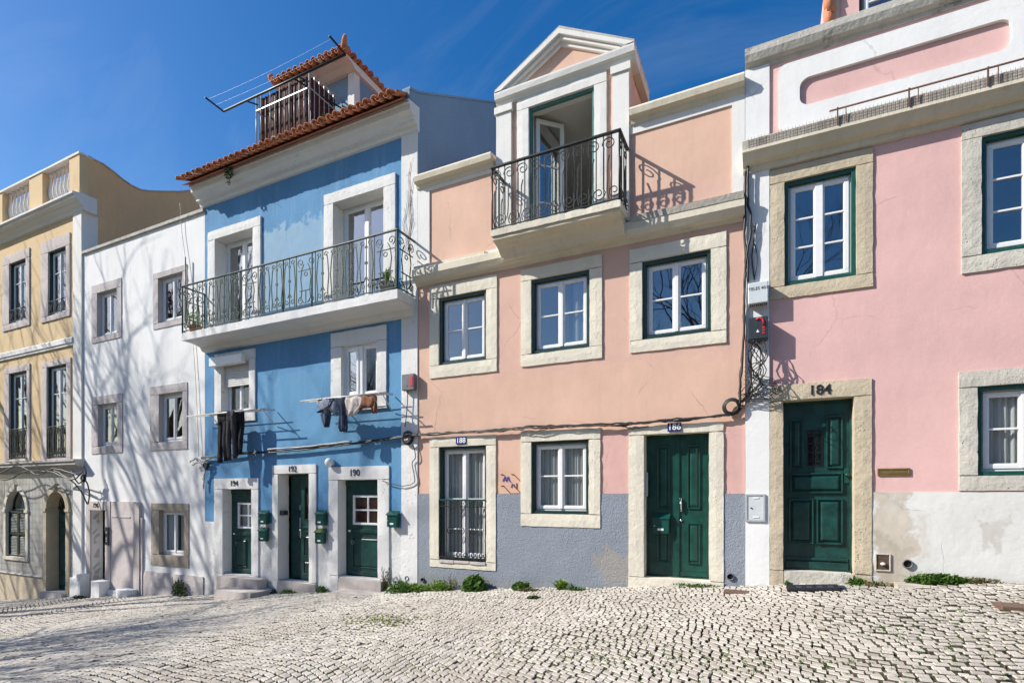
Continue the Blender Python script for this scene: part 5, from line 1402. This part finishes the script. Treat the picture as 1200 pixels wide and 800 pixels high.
cable('power_cable', 'two wavy thin cables above the pale grey cable box', 'cable', [[(881,262,.05),(884,280,.05),(881,300,.05),(884,328,.06)], [(886,262,.05),(883,280,.05),(887,300,.05),(884,328,.06)]], 'black_cable', .009, .004)
tang = []
for k in range(13):
    a = 882+rc.uniform(-5,16); tang.append([(878+rc.uniform(0,18),398,.2),(874+rc.uniform(0,26),412+rc.uniform(-5,10),.2+rc.uniform(0,.1)),(a,430+rc.uniform(-6,12),.12+rc.uniform(0,.2)),(870+rc.uniform(0,34),448+rc.uniform(-10,12),.1+rc.uniform(0,.12)),(866+rc.uniform(0,8),468+rc.uniform(-8,8),.08)])
cable('cable_tangle', 'wild tangle of black cables hanging below the black telecom box', 'cable', tang, 'black_cable', .008, .008, n=4)
lo = []
for k in range(5): lo.append([(872,430+k*5,.1),(890,438+k*4,.22+.05*k),(908+k*2,446+k*3,.2),(903,462+k*2,.14),(885,458+k*3,.1),(868,470,.08)])
cable('cable_loop', 'thin cable loops swinging out in front of the pink house door corner', 'cable', lo, 'black_cable', .006, .008, n=4)
def coil(px_, py_, rad, label, d=.08, turns=4):
    c = P3(px_, py_, d); mb = MB()
    for k in range(turns):
        rr = rad*(1-.10*k); mb.tube([(c.x+rr*math.cos(a)*1.0+rc.uniform(-.005,.005), c.y-.012*k, c.z+rr*math.sin(a)) for a in [2*PI*i/20 for i in range(21)]], .012, 5)
    return tag(mb.build('cable_coil', 'black_cable', None, c), label, 'cable coil')
coil(857.5, 476.5, .13, 'black cable coil on the salmon wall left of the white pilaster')
coil(478, 513, .14, 'black cable coil on the white pilaster of the blue house')
coil(242, 545, .10, 'small cable coil at the seam of the white and blue houses')
coil(98, 560, .12, 'cable coil at the corner of the tiled ochre house', .3)
cable('power_cable', 'thin cable from the dark grey box down to the coil on the blue house', 'cable', [[(478,457,.08),(477,480,.08),(474.5,500,.09)], [(484,520,.06),(487,535,.06),(483,543,.05),(486,560,.05),(484,566,.05),(470,569,.06),(448,563,.07)]], 'black_cable', .009, .004)
cable('power_cable', 'tangled cables sagging along the cornice above the two arches', 'cable', [[(-20,562,.42),(5,552,.42),(22,546,.42),(45,556,.42),(62,549,.42),(92,556,.4)], [(-20,556,.42),(8,562,.42),(30,552,.42),(60,553,.42),(84,562,.4),(97,552,.36)], [(60,549,.4),(80,560,.4),(95,575,.3),(103,590,.25),(104,572,.25),(97,556,.3)], [(84,552,.4),(92,566,.35),(101,556,.3),(98,545,.3)]], 'black_cable', .020, .015)
cable('power_cable', 'thin vertical cable on the white house near the blue corner', 'cable', [[(211,238,.06),(213,270,.05),(217,300,.05),(221,330,.05)], [(225,385,.04),(229,440,.04),(232,500,.04),(233,535,.05)]], 'grey_cable', .007, .003)
tag(MB().tube([(X(221.5),-.10,Z(221.5,378)),(X(221.5),-.10,Z(221.5,303))], .018, 6).build('antenna_pole', 'mid_box', None, (X(221.5),-.1,Z(221.5,378))), 'short dark pole fixed to the white house next to the blue balcony', 'pole')
cable('wiring_junction', 'worn cable junction with dangling ends at the seam of the white and blue houses', 'cable', [[(223,541,.12),(230,537,.12),(238,540,.10),(247,536,.1)], [(226,545,.1),(233,541,.12),(240,550,.1),(238,562,.06)], [(229,536,.12),(236,543,.1),(244,541,.1)], [(240,548,.08),(239,566,.07),(238.5,572,.07)]], 'grey_cable', .020, .015)
cable('power_cable', 'thin cable climbing the shaded blue party wall', 'cable', [[(519,110,-2.0),(519,118,-1.9),(513,135,-1.6),(505,152,-1.2),(497,163,-.7)]], 'black_cable', .009, .004)

# ---- laundry racks and washing on the blue house
def rack(name, label, pxl, pxr, pyl, pyr, d, dwall_l, dwall_r):
    a, b = P3(pxl, pyl, d), P3(pxr, pyr, d); z = (a.z+b.z)/2
    t = thing(name, label, 'drying rack', ((a.x+b.x)/2, 0, z))
    m = MB()
    for k, (y_, dz_) in enumerate(((-d, 0), (-d*.72, .01), (-d*.44, .02))): m.tube([(a.x, y_, z+dz_), (b.x, y_, z+dz_)], .011 if k else .015, 5)
    m.build('rod', 'rod_metal', t)
    m = MB()
    for u in (.27, .93):
        x = a.x+(b.x-a.x)*u; m.tube([(x, -.03, z+.03), (x, -d-.02, z)], .014, 5); m.tube([(x, -.03, z-.32), (x, -d*.8, z-.0)], .011, 5)
    m.build('bracket', 'rod_metal', t)
    return t, z
t1_, z1_ = rack('drying_rack', 'drying rack with dark trousers under the shuttered window', 219, 311, 485, 481.5, .46, 0, 0)
t2_, z2_ = rack('drying_rack', 'drying rack with mixed clothes under the tilted white window', 352, 452, 469.5, 460, .46, 0, 0)
def trousers(pa, pb, ytop, ybot, d, mat, label, seed=0, name='trousers', twist=.0):
    xa, xb = X(pa, d), X(pb, d); zt = Z((pa+pb)/2, ytop, d); zb = Z((pa+pb)/2, ybot, d); w = (xb-xa)
    t = thing(name, label, 'trousers', ((xa+xb)/2, -d, zt)); mb = MB()
    mid = (xa+xb)/2; n = 9
    for sgn, ln in ((-1, 1.0), (1, .96)):
        rings = []
        for k in range(n+1):
            u = k/n; z = zt+(zb-zt)*ln*u; cw = w*(.225-.06*u); cx = mid+sgn*w*(.25+.03*math.sin(u*4+seed))+twist*u
            rings.append((cx, -d-.01+.02*math.sin(u*5+seed+sgn), z, cw, .045*(1-.4*u)+.01))
        mb.loft(rings, 14, .35, seed+sgn)
    mb.build('leg', mat, t)
    MB().loft([(mid, -d-.01, zt+.02, w*.46, .05), (mid, -d-.01, zt-.04, w*.49, .055), (mid, -d-.01, zt-.16, w*.50, .06), (mid, -d-.01, zt-.28, w*.44, .05)], 18, .2, seed).build('waist', mat, t)
    return t
dsh = .36
trousers(255.5, 268.5, 483.5, 542, dsh, 'black_cloth', 'black trousers hanging leftmost on the rack under the shuttered window', 1)
trousers(266, 278, 482.5, 539, dsh+.06, 'charcoal_cloth', 'charcoal trousers hanging in the middle between two other pairs', 3)
trousers(275, 285.5, 481.5, 534, dsh, 'black_cloth', 'black trousers hanging rightmost on the rack under the shuttered window', 6)
def garment(name, label, cat, parts, mat, d=.40, wr=.6, seed=0, loc=None):
    mb = MB()
    for rings in parts:
        mb.loft([(X(cx, d+dd), -(d+dd), Z(cx, cy, d+dd), w_*.5*.0188, ry*.62) for (cx, cy, w_, ry, dd) in rings], 18, wr, seed); seed += 1.7
    p = P3(parts[0][0][0], parts[0][0][1], d)
    return tag(mb.build(name, mat, None, p), label, cat)
garment('shirt', 'crumpled grey-blue shirt at the left end of the right drying rack', 'shirt', [[(383,466,22,.05,.02),(383,470,30,.08,.03),(384,474,31,.09,.03),(386,479,26,.08,.03),(388,483,20,.05,.02)], [(380,478,9,.05,.03),(379,486,7,.04,.03),(380,493,7,.035,.02),(382,499,6,.03,.02)]], 'grey_cloth')
garment('jeans', 'dark blue jeans slung over the right drying rack with one leg hanging low', 'trousers', [[(399,466.5,14,.05,.04),(399,470,17,.08,.05),(401,476,13,.07,.05),(402,484,11,.05,.04),(402,493,11,.045,.04),(402,501,12,.045,.04),(402.5,505,10,.04,.04)], [(391,468,10,.05,.04),(387,476,8,.05,.05),(378,481,8,.045,.05),(374,483,7,.04,.05)], [(384,480,6,.04,.05),(385,488,6,.04,.05),(383,500,6,.035,.05)]], 'denim', seed=3)
garment('blouse', 'pale beige blouse hanging on the right drying rack beside the brown top', 'blouse', [[(415,465,22,.05,.04),(415,469,25,.07,.04),(415,475,23,.06,.04),(413,481,18,.05,.04),(411,486,12,.04,.04)]], 'pale_cloth', seed=5)
garment('sweater', 'rust brown top hanging at the right end of the right drying rack', 'sweater', [[(431,463,20,.05,.02),(431,467,24,.07,.03),(431,473,24,.07,.03),(431,477,20,.06,.03)], [(438,472,8,.05,.03),(438.5,480,7,.045,.03),(439,484,5,.03,.03)], [(424,474,8,.04,.03),(421,480,6,.04,.03)]], 'brown_cloth', seed=8)

# ---- rooftop laundry frame
t = thing('laundry_frame', 'black laundry frame sticking out over the roof terrace of the blue house', 'laundry frame', (-9.6, 0, 9.3))
m = MB(); m.tube([(-12.0,-.33,9.33),(-8.1,-.33,9.33)], .026, 6); m.tube([(-12.0,-.33,9.33),(-12.0,-.80,9.36)], .022, 6); m.tube([(-8.1,-.33,9.33),(-8.1,-.80,9.36)], .022, 6)
m.tube([(-9.62,-.33,9.33),(-9.4,1.0,9.42)], .020, 5); m.tube([(-9.5,.0,9.45),(-9.5,-.33,9.33)], .018, 5); m.tube([(-11.2,.0,9.45),(-11.2,-.33,9.33)], .018, 5); m.build('frame', 'iron', t)
m = MB()
for y_ in (-.52,-.72): m.tube([(-12.0+ .39*k, y_, 9.37-.05*math.sin(PI*k/10)) for k in range(11)], .0014, 3, False)
m.build('clothes_line', 'line_wire', t)

# ---- pots and plants
def leaf_cluster(mb, c, n, h, spread, w, rnd, flat=.0, seg=3):
    for k in range(n):
        a = rnd.uniform(0, 2*PI); l = h*rnd.uniform(.45, 1.0); lean = rnd.uniform(.1, 1.0)*spread
        b = Vector(c)+Vector((rnd.uniform(-1,1)*spread*.35, rnd.uniform(-1,1)*spread*.25, 0)); d = Vector((math.cos(a), math.sin(a)*.8, 0)); s_ = Vector((-d.y, d.x, 0))
        pts = []; ww = w*rnd.uniform(.6, 1.3)
        for i in range(seg+1):
            u = i/seg; q = b + d*lean*u*u*1.0 + Vector((0,0,l*(u-.35*u*u*(lean/spread)))); k_ = math.sin(PI*min(.97, .12+u*.86))
            pts += [(q-s_*ww*k_*.5)[:], (q+s_*ww*k_*.5)[:]]
        mb.add(pts, [(2*i, 2*i+1, 2*i+3, 2*i+2) for i in range(seg)])
def small_leaves(mb, c, n, rx, ry, rz, size, rnd):
    for k in range(n):
        while True:
            v = Vector((rnd.uniform(-1,1), rnd.uniform(-1,1), rnd.uniform(0,1)))
            if v.x*v.x+v.y*v.y+v.z*v.z < 1: break
        p = Vector(c)+Vector((v.x*rx, v.y*ry, v.z*rz)); a = Vector((rnd.gauss(0,1), rnd.gauss(0,1), rnd.gauss(0,1)+.6)).normalized(); u = a.orthogonal().normalized(); q = a.cross(u); s_ = size*rnd.uniform(.5,1.3)
        mb.add([(p-u*s_)[:], (p+q*s_*.5)[:], (p+u*s_)[:], (p-q*s_*.5)[:]], [(0,1,2,3)])
rw = random.Random(11)
def weed(px_, d, h, spread, n, mat, label, w=.03, kind='tuft', grp='weeds growing along the foot of the walls', name='weed'):
    x = X(px_, d); y = -d; z = gz(x, y)-.01; mb = MB()
    if kind == 'tuft': leaf_cluster(mb, (x,y,z), n, h, spread, w, rw)
    elif kind == 'bush':
        leaf_cluster(mb, (x,y,z), n//3, h, spread, w, rw); small_leaves(mb, (x,y,z), n*3, spread, spread*.7, h, w*.9, rw)
    elif kind == 'low': small_leaves(mb, (x,y,z), n*3, spread, .09, h, w, rw); leaf_cluster(mb, (x,y,z), n//2, h*1.3, spread, w*.5, rw)
    elif kind == 'twigs':
        for k in range(14):
            a = rw.uniform(-1.1, 1.1); l = h*rw.uniform(.5,1)
            p = [(x+rw.uniform(-.03,.03), y, z)]
            for i in range(1,5): p.append((x+math.sin(a)*spread*i/4+rw.uniform(-.03,.03), y+rw.uniform(-.05,.02), z+l*i/4*math.cos(a*.5)))
            mb.tube(p, .006, 3, False)
        small_leaves(mb, (x,y,z), n*3, spread, .08, h*.8, w, rw)
    return tag(mb.build(name, mat, None, (x,y,z)), label, 'weed', grp)
weed(210, .12, .55, .32, 110, 'leaf_dark', 'dark twiggy shrub at the foot of the white house under the brown framed window', .035, 'twigs')
weed(318, .10, .14, .16, 50, 'leaf_dark', 'tiny dark weed between the first and second doorsteps of the blue house', .03, 'low')
weed(338, .14, .10, .30, 60, 'leaf_green', 'low green weed in front of the middle doorstep', .03, 'low')
weed(377, .10, .18, .14, 50, 'leaf_green', 'small weed clump directly right of the middle doorstep', .035, 'bush')
weed(452, .12, .55, .18, 60, 'leaf_dry', 'dry brown stalks right of the half-glazed door with the brown blind', .02, 'twigs')
weed(470, .22, .22, .34, 110, 'leaf_green', 'leafy weeds at the right foot of the blue house', .045, 'bush')
weed(489, .20, .15, .35, 120, 'leaf_bright', 'pale green low weeds at the seam of the blue and salmon houses', .04, 'low')
weed(514, .20, .22, .34, 120, 'leaf_bright', 'yellowish straggly weeds under the tall railed window', .03, 'low')
weed(528, .12, .36, .18, 50, 'leaf_dry', 'dry stalky weed left of the big round weed', .02, 'twigs')
weed(556, .22, .30, .26, 260, 'leaf_green', 'big round bright green weed against the grey plinth', .06, 'bush')
weed(611, .20, .16, .20, 120, 'leaf_green', 'small dark green weed with a dry patch beside it at the grey plinth', .05, 'bush')
weed(622, .35, .06, .26, 90, 'leaf_dry', 'flat dry weed patch in front of the small dark green weed', .03, 'low')
weed(658, .18, .22, .17, 90, 'leaf_bright', 'rosette of broad light green leaves at the grey plinth', .075, 'tuft')
weed(676, .25, .05, .2, 60, 'leaf_green', 'thin creeping weed right of the light green rosette', .025, 'low')
weed(626, 1.0, .05, .12, 60, 'leaf_dark', 'dark little weed out in the paving below the salmon house', .03, 'low')
weed(820, .08, .05, .45, 90, 'leaf_green', 'thin line of weeds at the doorstep of the double door', .022, 'low')
weed(922, .07, .10, .06, 40, 'leaf_green', 'tiny green tuft at the left corner of the single door threshold', .03, 'tuft')
weed(1004, .07, .10, .14, 60, 'leaf_green', 'small green tuft right of the doormat', .03, 'low')
weed(1030, .15, .05, .22, 60, 'leaf_dry', 'dry flat weed below the valve box', .025, 'low')
weed(1100, .10, .14, .38, 260, 'leaf_green', 'spreading dark green weed at the foot of the white plinth', .04, 'low')
weed(1142, .08, .08, .34, 120, 'leaf_dry', 'thin dry weeds trailing right of the spreading green weed', .025, 'low')
weed(95, .35, .08, .5, 60, 'leaf_dark', 'thin weeds by the pilaster base of the ochre house', .03, 'low')
def mosspatch(px_, py_, nx_, sx, sy, h, mat, label):
    # solve the street point under this pixel
    t = 3.0
    xr = (px_-600)/F0; dx_, dy_, dz_ = -sa+ca*xr, ca+sa*xr, (HOR-py_)/F0
    for _ in range(60):
        g_ = gz(dx_*t, -9+dy_*t); t = g_/dz_ if dz_ else t
    x, y = dx_*t, -9+dy_*t; mb = MB()
    for k in range(nx_):
        a, b = rw.gauss(0, sx), rw.gauss(0, sy); zz = gz(x+a, y+b)
        leaf_cluster(mb, (x+a, y+b, zz-.012), 7, h, .035, .009, rw, seg=2)
    return tag(mb.build('grass', mat, None, (x, y, gz(x, y))), label, 'grass', kind='stuff')
mosspatch(442, 727, 260, .45, .18, .05, 'leaf_yellow', 'yellow-green grass growing in the paving joints in front of the blue house')
mosspatch(880, 770, 560, 1.3, .8, .028, 'leaf_green', 'sparse green growth in the joints of the near paving')
mosspatch(1150, 735, 330, .6, .7, .030, 'leaf_green', 'sparse green growth in the joints at the right of the street')
mosspatch(560, 770, 420, 1.5, .7, .024, 'leaf_yellow', 'thin moss growth in the joints in the middle of the street')
def pot(loc, r, h, pmat, label, plant):
    t = thing('potted_plant', label, 'potted plant', loc); x, y, z = loc
    MB().lathe((x,y,z), [(r*.72,0),(r*.95,h*.85),(r*1.08,h*.86),(r*1.08,h),(r*.9,h),(r*.88,h*.9)], 14).build('pot', pmat, t)
    mb = MB(); plant(mb, (x,y,z+h*.9)); mb.build('foliage', 'leaf_bright', t)
pot((X(452,.4), -.38, SLT+.01), .15, .26, 'grey_pot', 'grey pot with an upright yellow-green plant at the right end of the long balcony', lambda mb, c: (leaf_cluster(mb, c, 26, .42, .12, .06, rw)))
pot((X(458,.25), -.22, SLT+.01), .12, .20, 'dark_slab', 'dark pot with a small plant behind the grey pot on the long balcony', lambda mb, c: leaf_cluster(mb, c, 16, .18, .1, .04, rw))
pot((X(229,.3), -.30, SLT+.01), .15, .24, 'terracotta_pot', 'clay pot with leafy plant at the left end of the long balcony', lambda mb, c: small_leaves(mb, c, 160, .25, .2, .42, .035, rw))
pot((-9.36, .30, 8.44), .12, .2, 'terracotta_pot', 'clay pot with thin plant at the corner of the roof terrace', lambda mb, c: leaf_cluster(mb, c, 20, .32, .14, .035, rw))
m = MB(); small_leaves(m, (X(268,.4), -.40, 7.62), 130, .14, .09, .34, .035, rw); small_leaves(m, (X(268,.4), -.42, 7.45), 40, .07, .05, .2, .03, rw)
tag(m.build('weed', 'leaf_dark', None, (X(268,.4), -.4, 7.7)), 'small weed sprouting from the cornice under the clay tile eave', 'weed')
m = MB()
for sgn in (1,):
    for k in range(6):
        x = X(476)+rw.uniform(-.1,.12); p = [(x, -.035, 5.0)]
        for i in range(1, 7): p.append((p[-1][0]+rw.uniform(-.07,.09), -.035, 5.0+i*(.15+.03*k)))
        m.tube(p, .0035, 3, False)
tag(m.build('dry_vine', 'brown_cable', None, (X(476), -.03, 5.0)), 'dry leafless vine on the white pilaster above the long balcony', 'vine')

# ---- doormat, iron cover, slab in the paving
x0_, x1_ = X(922,.45), X(984,.45); zz = gz((x0_+x1_)/2, -.35)
t = thing('doormat', 'dark patterned doormat lying on the cobbles before the single door', 'doormat', ((x0_+x1_)/2, -.35, zz)); mb = MB()
sl = (gz(x1_, -.35)-gz(x0_, -.35))/(x1_-x0_)
def mat_piece(xa, xb, ya, yb, h0, h1):
    m = MB(); q = lambda x: gz((x0_+x1_)/2, -.35)+sl*(x-(x0_+x1_)/2)
    m.add([(xa,ya,q(xa)+h0),(xb,ya,q(xb)+h0),(xb,yb,q(xb)+h0),(xa,yb,q(xa)+h0),(xa,ya,q(xa)+h1),(xb,ya,q(xb)+h1),(xb,yb,q(xb)+h1),(xa,yb,q(xa)+h1)], [(0,3,2,1),(4,5,6,7),(0,1,5,4),(1,2,6,5),(2,3,7,6),(3,0,4,7)]); return m
mat_piece(x0_, x1_, -.60, -.14, 0, .022).build('mat', 'black_cloth', t)
mm = MB()
for k in range(5):
    q = mat_piece(x0_+.12+.13*k, x0_+.19+.13*k, -.46, -.28, .022, .026); mm.add(q.v, q.f)
mm.build('mat_pattern', 'denim', t)
def street_pt(px_, py_):
    xr = (px_-600)/F0; dx_, dy_, dz_ = -sa+ca*xr, ca+sa*xr, (HOR-py_)/F0; t = 6.0
    for _ in range(80): t = .5*t+.5*gz(dx_*t, -9+dy_*t)/dz_
    return dx_*t, -9+dy_*t
ax, ay = street_pt(863, 693)
tag(MB().cbox(ax-.17, ax+.17, ay-.12, ay+.12, gz(ax,ay)-.03, gz(ax,ay)+.012, .006).build('iron_cover', 'manhole_iron', None, (ax, ay, gz(ax,ay))), 'small rusty iron cover set in the cobbles before the salmon house', 'cover')
ax, ay = street_pt(1197, 711)
tag(MB().cbox(ax-.2, ax+.4, ay-.14, ay+.14, gz(ax,ay)-.03, gz(ax,ay)+.02, .006).build('iron_cover', 'manhole_iron', None, (ax, ay, gz(ax,ay))), 'larger rusty iron cover at the right edge of the street', 'cover')
xa, xb = X(1050,.2), X(1088,.2)
tag(MB().rbox(xa, xb, -.30, -.03, gx(xa)-.1, gz((xa+xb)/2,-.2)+.015, amp=.004).build('paving_slab', 'plinth_cream', None, (xa, -.2, gx(xa))), 'flat pale slab in the paving under the round drain hole of the pink house', 'slab')

# ================================================================== bare trees on the street (their shadows lie on the left half)
def tree(x, y, h, label, seed, spread=1.0, lean=(0,0), limbs=4, out=.62, thick=.018):
    rnd = random.Random(seed); z = gz(x, y)-.1; t = thing('bare_tree', label, 'tree', (x, y, z), 'bare street trees')
    trunk = MB(); crown = MB()
    hf = h*.30; tp = [Vector((x+lean[0]*u*hf+.10*math.sin(u*3+seed), y+lean[1]*u*hf, z+hf*u)) for u in [i/5 for i in range(6)]]
    r0 = thick*h; trunk.tube(tp, r0, 9, True, r0*.68)
    def grow(p, d, r, ln, dep):
        n = 4; pts = [p]; q = p.copy(); dd = d.copy()
        for i in range(n):
            dd = (dd+Vector((rnd.uniform(-.22,.22), rnd.uniform(-.22,.22), rnd.uniform(-.10,.20)))).normalized(); q = q+dd*ln/n; pts.append(q.copy())
        crown.tube(pts, r, 6 if dep < 2 else 4 if dep < 4 else 3, dep < 2, r*.62)
        if dep >= 6: return
        k = 3 if dep < 5 and rnd.random() < .55 else 2
        for j in range(k):
            a = rnd.uniform(.30, .75); ax_ = dd.orthogonal().normalized(); ax_.rotate(Matrix.Rotation(rnd.uniform(0, 2*PI), 3, dd)); nd = (dd*math.cos(a)+ax_*math.sin(a)*spread).normalized(); nd.z += .10; nd.normalize()
            st = pts[-1] if j < 2 else pts[2]
            grow(st.copy(), nd, r*rnd.uniform(.52,.68), ln*rnd.uniform(.68,.86), dep+1)
    for j in range(limbs):
        a = 2*PI*j/limbs+rnd.uniform(-.3,.3); d = Vector((math.cos(a)*out, math.sin(a)*out, .85)).normalized(); grow(tp[-1]-Vector((0,0,.15)), d, r0*.55, h*.21, 0)
    trunk.build('trunk', 'bark', t); crown.build('crown', 'bark', t)
    return t
tree(-26.2, -6.4, 17.5, 'tall bare tree at the kerb, left of the picture near the ochre house', 4, .72, limbs=4, out=.40)
tree(-32.5, -5.6, 14.0, 'bare tree farther down the street, shading the ochre house', 14, .8, out=.45)
tree(-18.5, -9.8, 10.5, 'bare tree across the street left of the camera, throwing shadow on the cobbles', 9, 1.1, limbs=5, thick=.032)
tree(-1.6, -14.0, 13.0, 'large bare tree across the street behind the camera, mirrored in the windows', 21, 1.0)
# ---- house row across the street, only seen mirrored in the panes
def far_house(xa, xb, wallm, label, dz_=0):
    t = thing('town_house', label, 'house', ((xa+xb)/2, -27, gz((xa+xb)/2,-27)), 'houses across the street')
    n = int((xb-xa-1.2)/2.2); b0 = gz(xa, -27)-1; bx_ = [(xa+1+2.2*k, xa+2+2.2*k, 1.5+dz_, 3.4+dz_) for k in range(n)] + [(xa+1+2.2*k, xa+2+2.2*k, -1.6+dz_, .4+dz_) for k in range(n)]
    wall(MB(), xa, xb, b0, 6.5+dz_, bx_, -27.0, -27.3).build('wall', wallm, t)
    m = MB(); m.add([(xa,-26.5,6.4+dz_),(xb,-26.5,6.4+dz_),(xb,-31,8.9+dz_),(xa,-31,8.9+dz_),(xa,-35.5,6.4+dz_),(xb,-35.5,6.4+dz_)], [(0,1,2,3),(3,2,4,5)]); m.build('roof', 'dark_terracotta', t)
    MB().box(xa,xb,-35,-34.8,b0,6.4+dz_).box(xa,xa+.3,-34.8,-27.31,b0,6.4+dz_).box(xb-.3,xb,-34.8,-27.31,b0,6.4+dz_).build('side_wall', wallm, t)
    m = MB()
    for b in bx_: m.box(b[0], b[1], -27.2, -27.15, b[2], b[3])
    m.build('window', 'dark_frame', t)
far_house(-26, 30, 'cream_stone', 'long cream house with a clay tile roof, mirrored in the windows')
far_house(-58, -26.02, 'ochre_plaster', 'ochre tile-roofed house lower down the far side of the street', -1.5)
far_house(-100, -58.02, 'white_plaster', 'white tile-roofed house at the bottom of the far side of the street', -3)

# ================================================================== light, sky, camera
SUN = Vector((-1.0, -.57, .83)).normalized()
el = math.asin(SUN.z); rot = math.atan2(SUN.x, SUN.y)
sd = bpy.data.lights.new('sun', 'SUN'); sd.energy = 5.0; sd.angle = math.radians(.5); sd.color = (1.0, .955, .88)
so = bpy.data.objects.new('sun', sd); C.objects.link(so); so.rotation_euler = (-SUN).to_track_quat('-Z', 'Y').to_euler(); so.location = (-20, -12, 20)
w = bpy.data.worlds.new('World'); S.world = w; w.use_nodes = True; nt = w.node_tree
sk = nt.nodes.new('ShaderNodeTexSky'); sk.sky_type = 'NISHITA'; sk.sun_disc = False; sk.sun_elevation = el; sk.sun_rotation = rot % (2*PI); sk.air_density = 1.15; sk.dust_density = .9; sk.ozone_density = 1.5; sk.altitude = 50
hs_ = nt.nodes.new('ShaderNodeHueSaturation'); hs_.inputs['Saturation'].default_value = 1.5; hs_.inputs['Hue'].default_value = .508; nt.links.new(sk.outputs[0], hs_.inputs['Color'])
tc_ = nt.nodes.new('ShaderNodeTexCoord'); cn_ = noi(nt, scaled(nt, tc_.outputs['Generated'], (1.2, 5.0, 3.2)), 1.6, 8, .62, .8)
cl_ = mixc(nt, M_(nt, 'MULTIPLY', ramp(nt, cn_, .50, .78), .07), hs_.outputs[0], (5.5, 5.9, 6.4))
bg = nt.nodes['Background']; nt.links.new(cl_, bg.inputs[0]); bg.inputs[1].default_value = .11
cd = bpy.data.cameras.new('camera'); cd.sensor_width = 36; cd.lens = F0/1200*36; cd.shift_y = (HOR-400)/1200; cd.clip_end = 500; cd.clip_start = .05
co_ = bpy.data.objects.new('camera', cd); C.objects.link(co_); co_.location = (0, -9, 0); co_.rotation_euler = (PI/2, 0, A0); S.camera = co_
S.view_settings.view_transform = 'Standard'; S.view_settings.look = 'None'; S.view_settings.exposure = 0.46; S.view_settings.gamma = 1
S.cycles.max_bounces = 8; S.cycles.transparent_max_bounces = 16; S.cycles.caustics_reflective = False; S.cycles.caustics_refractive = False
S.cycles.use_denoising = True
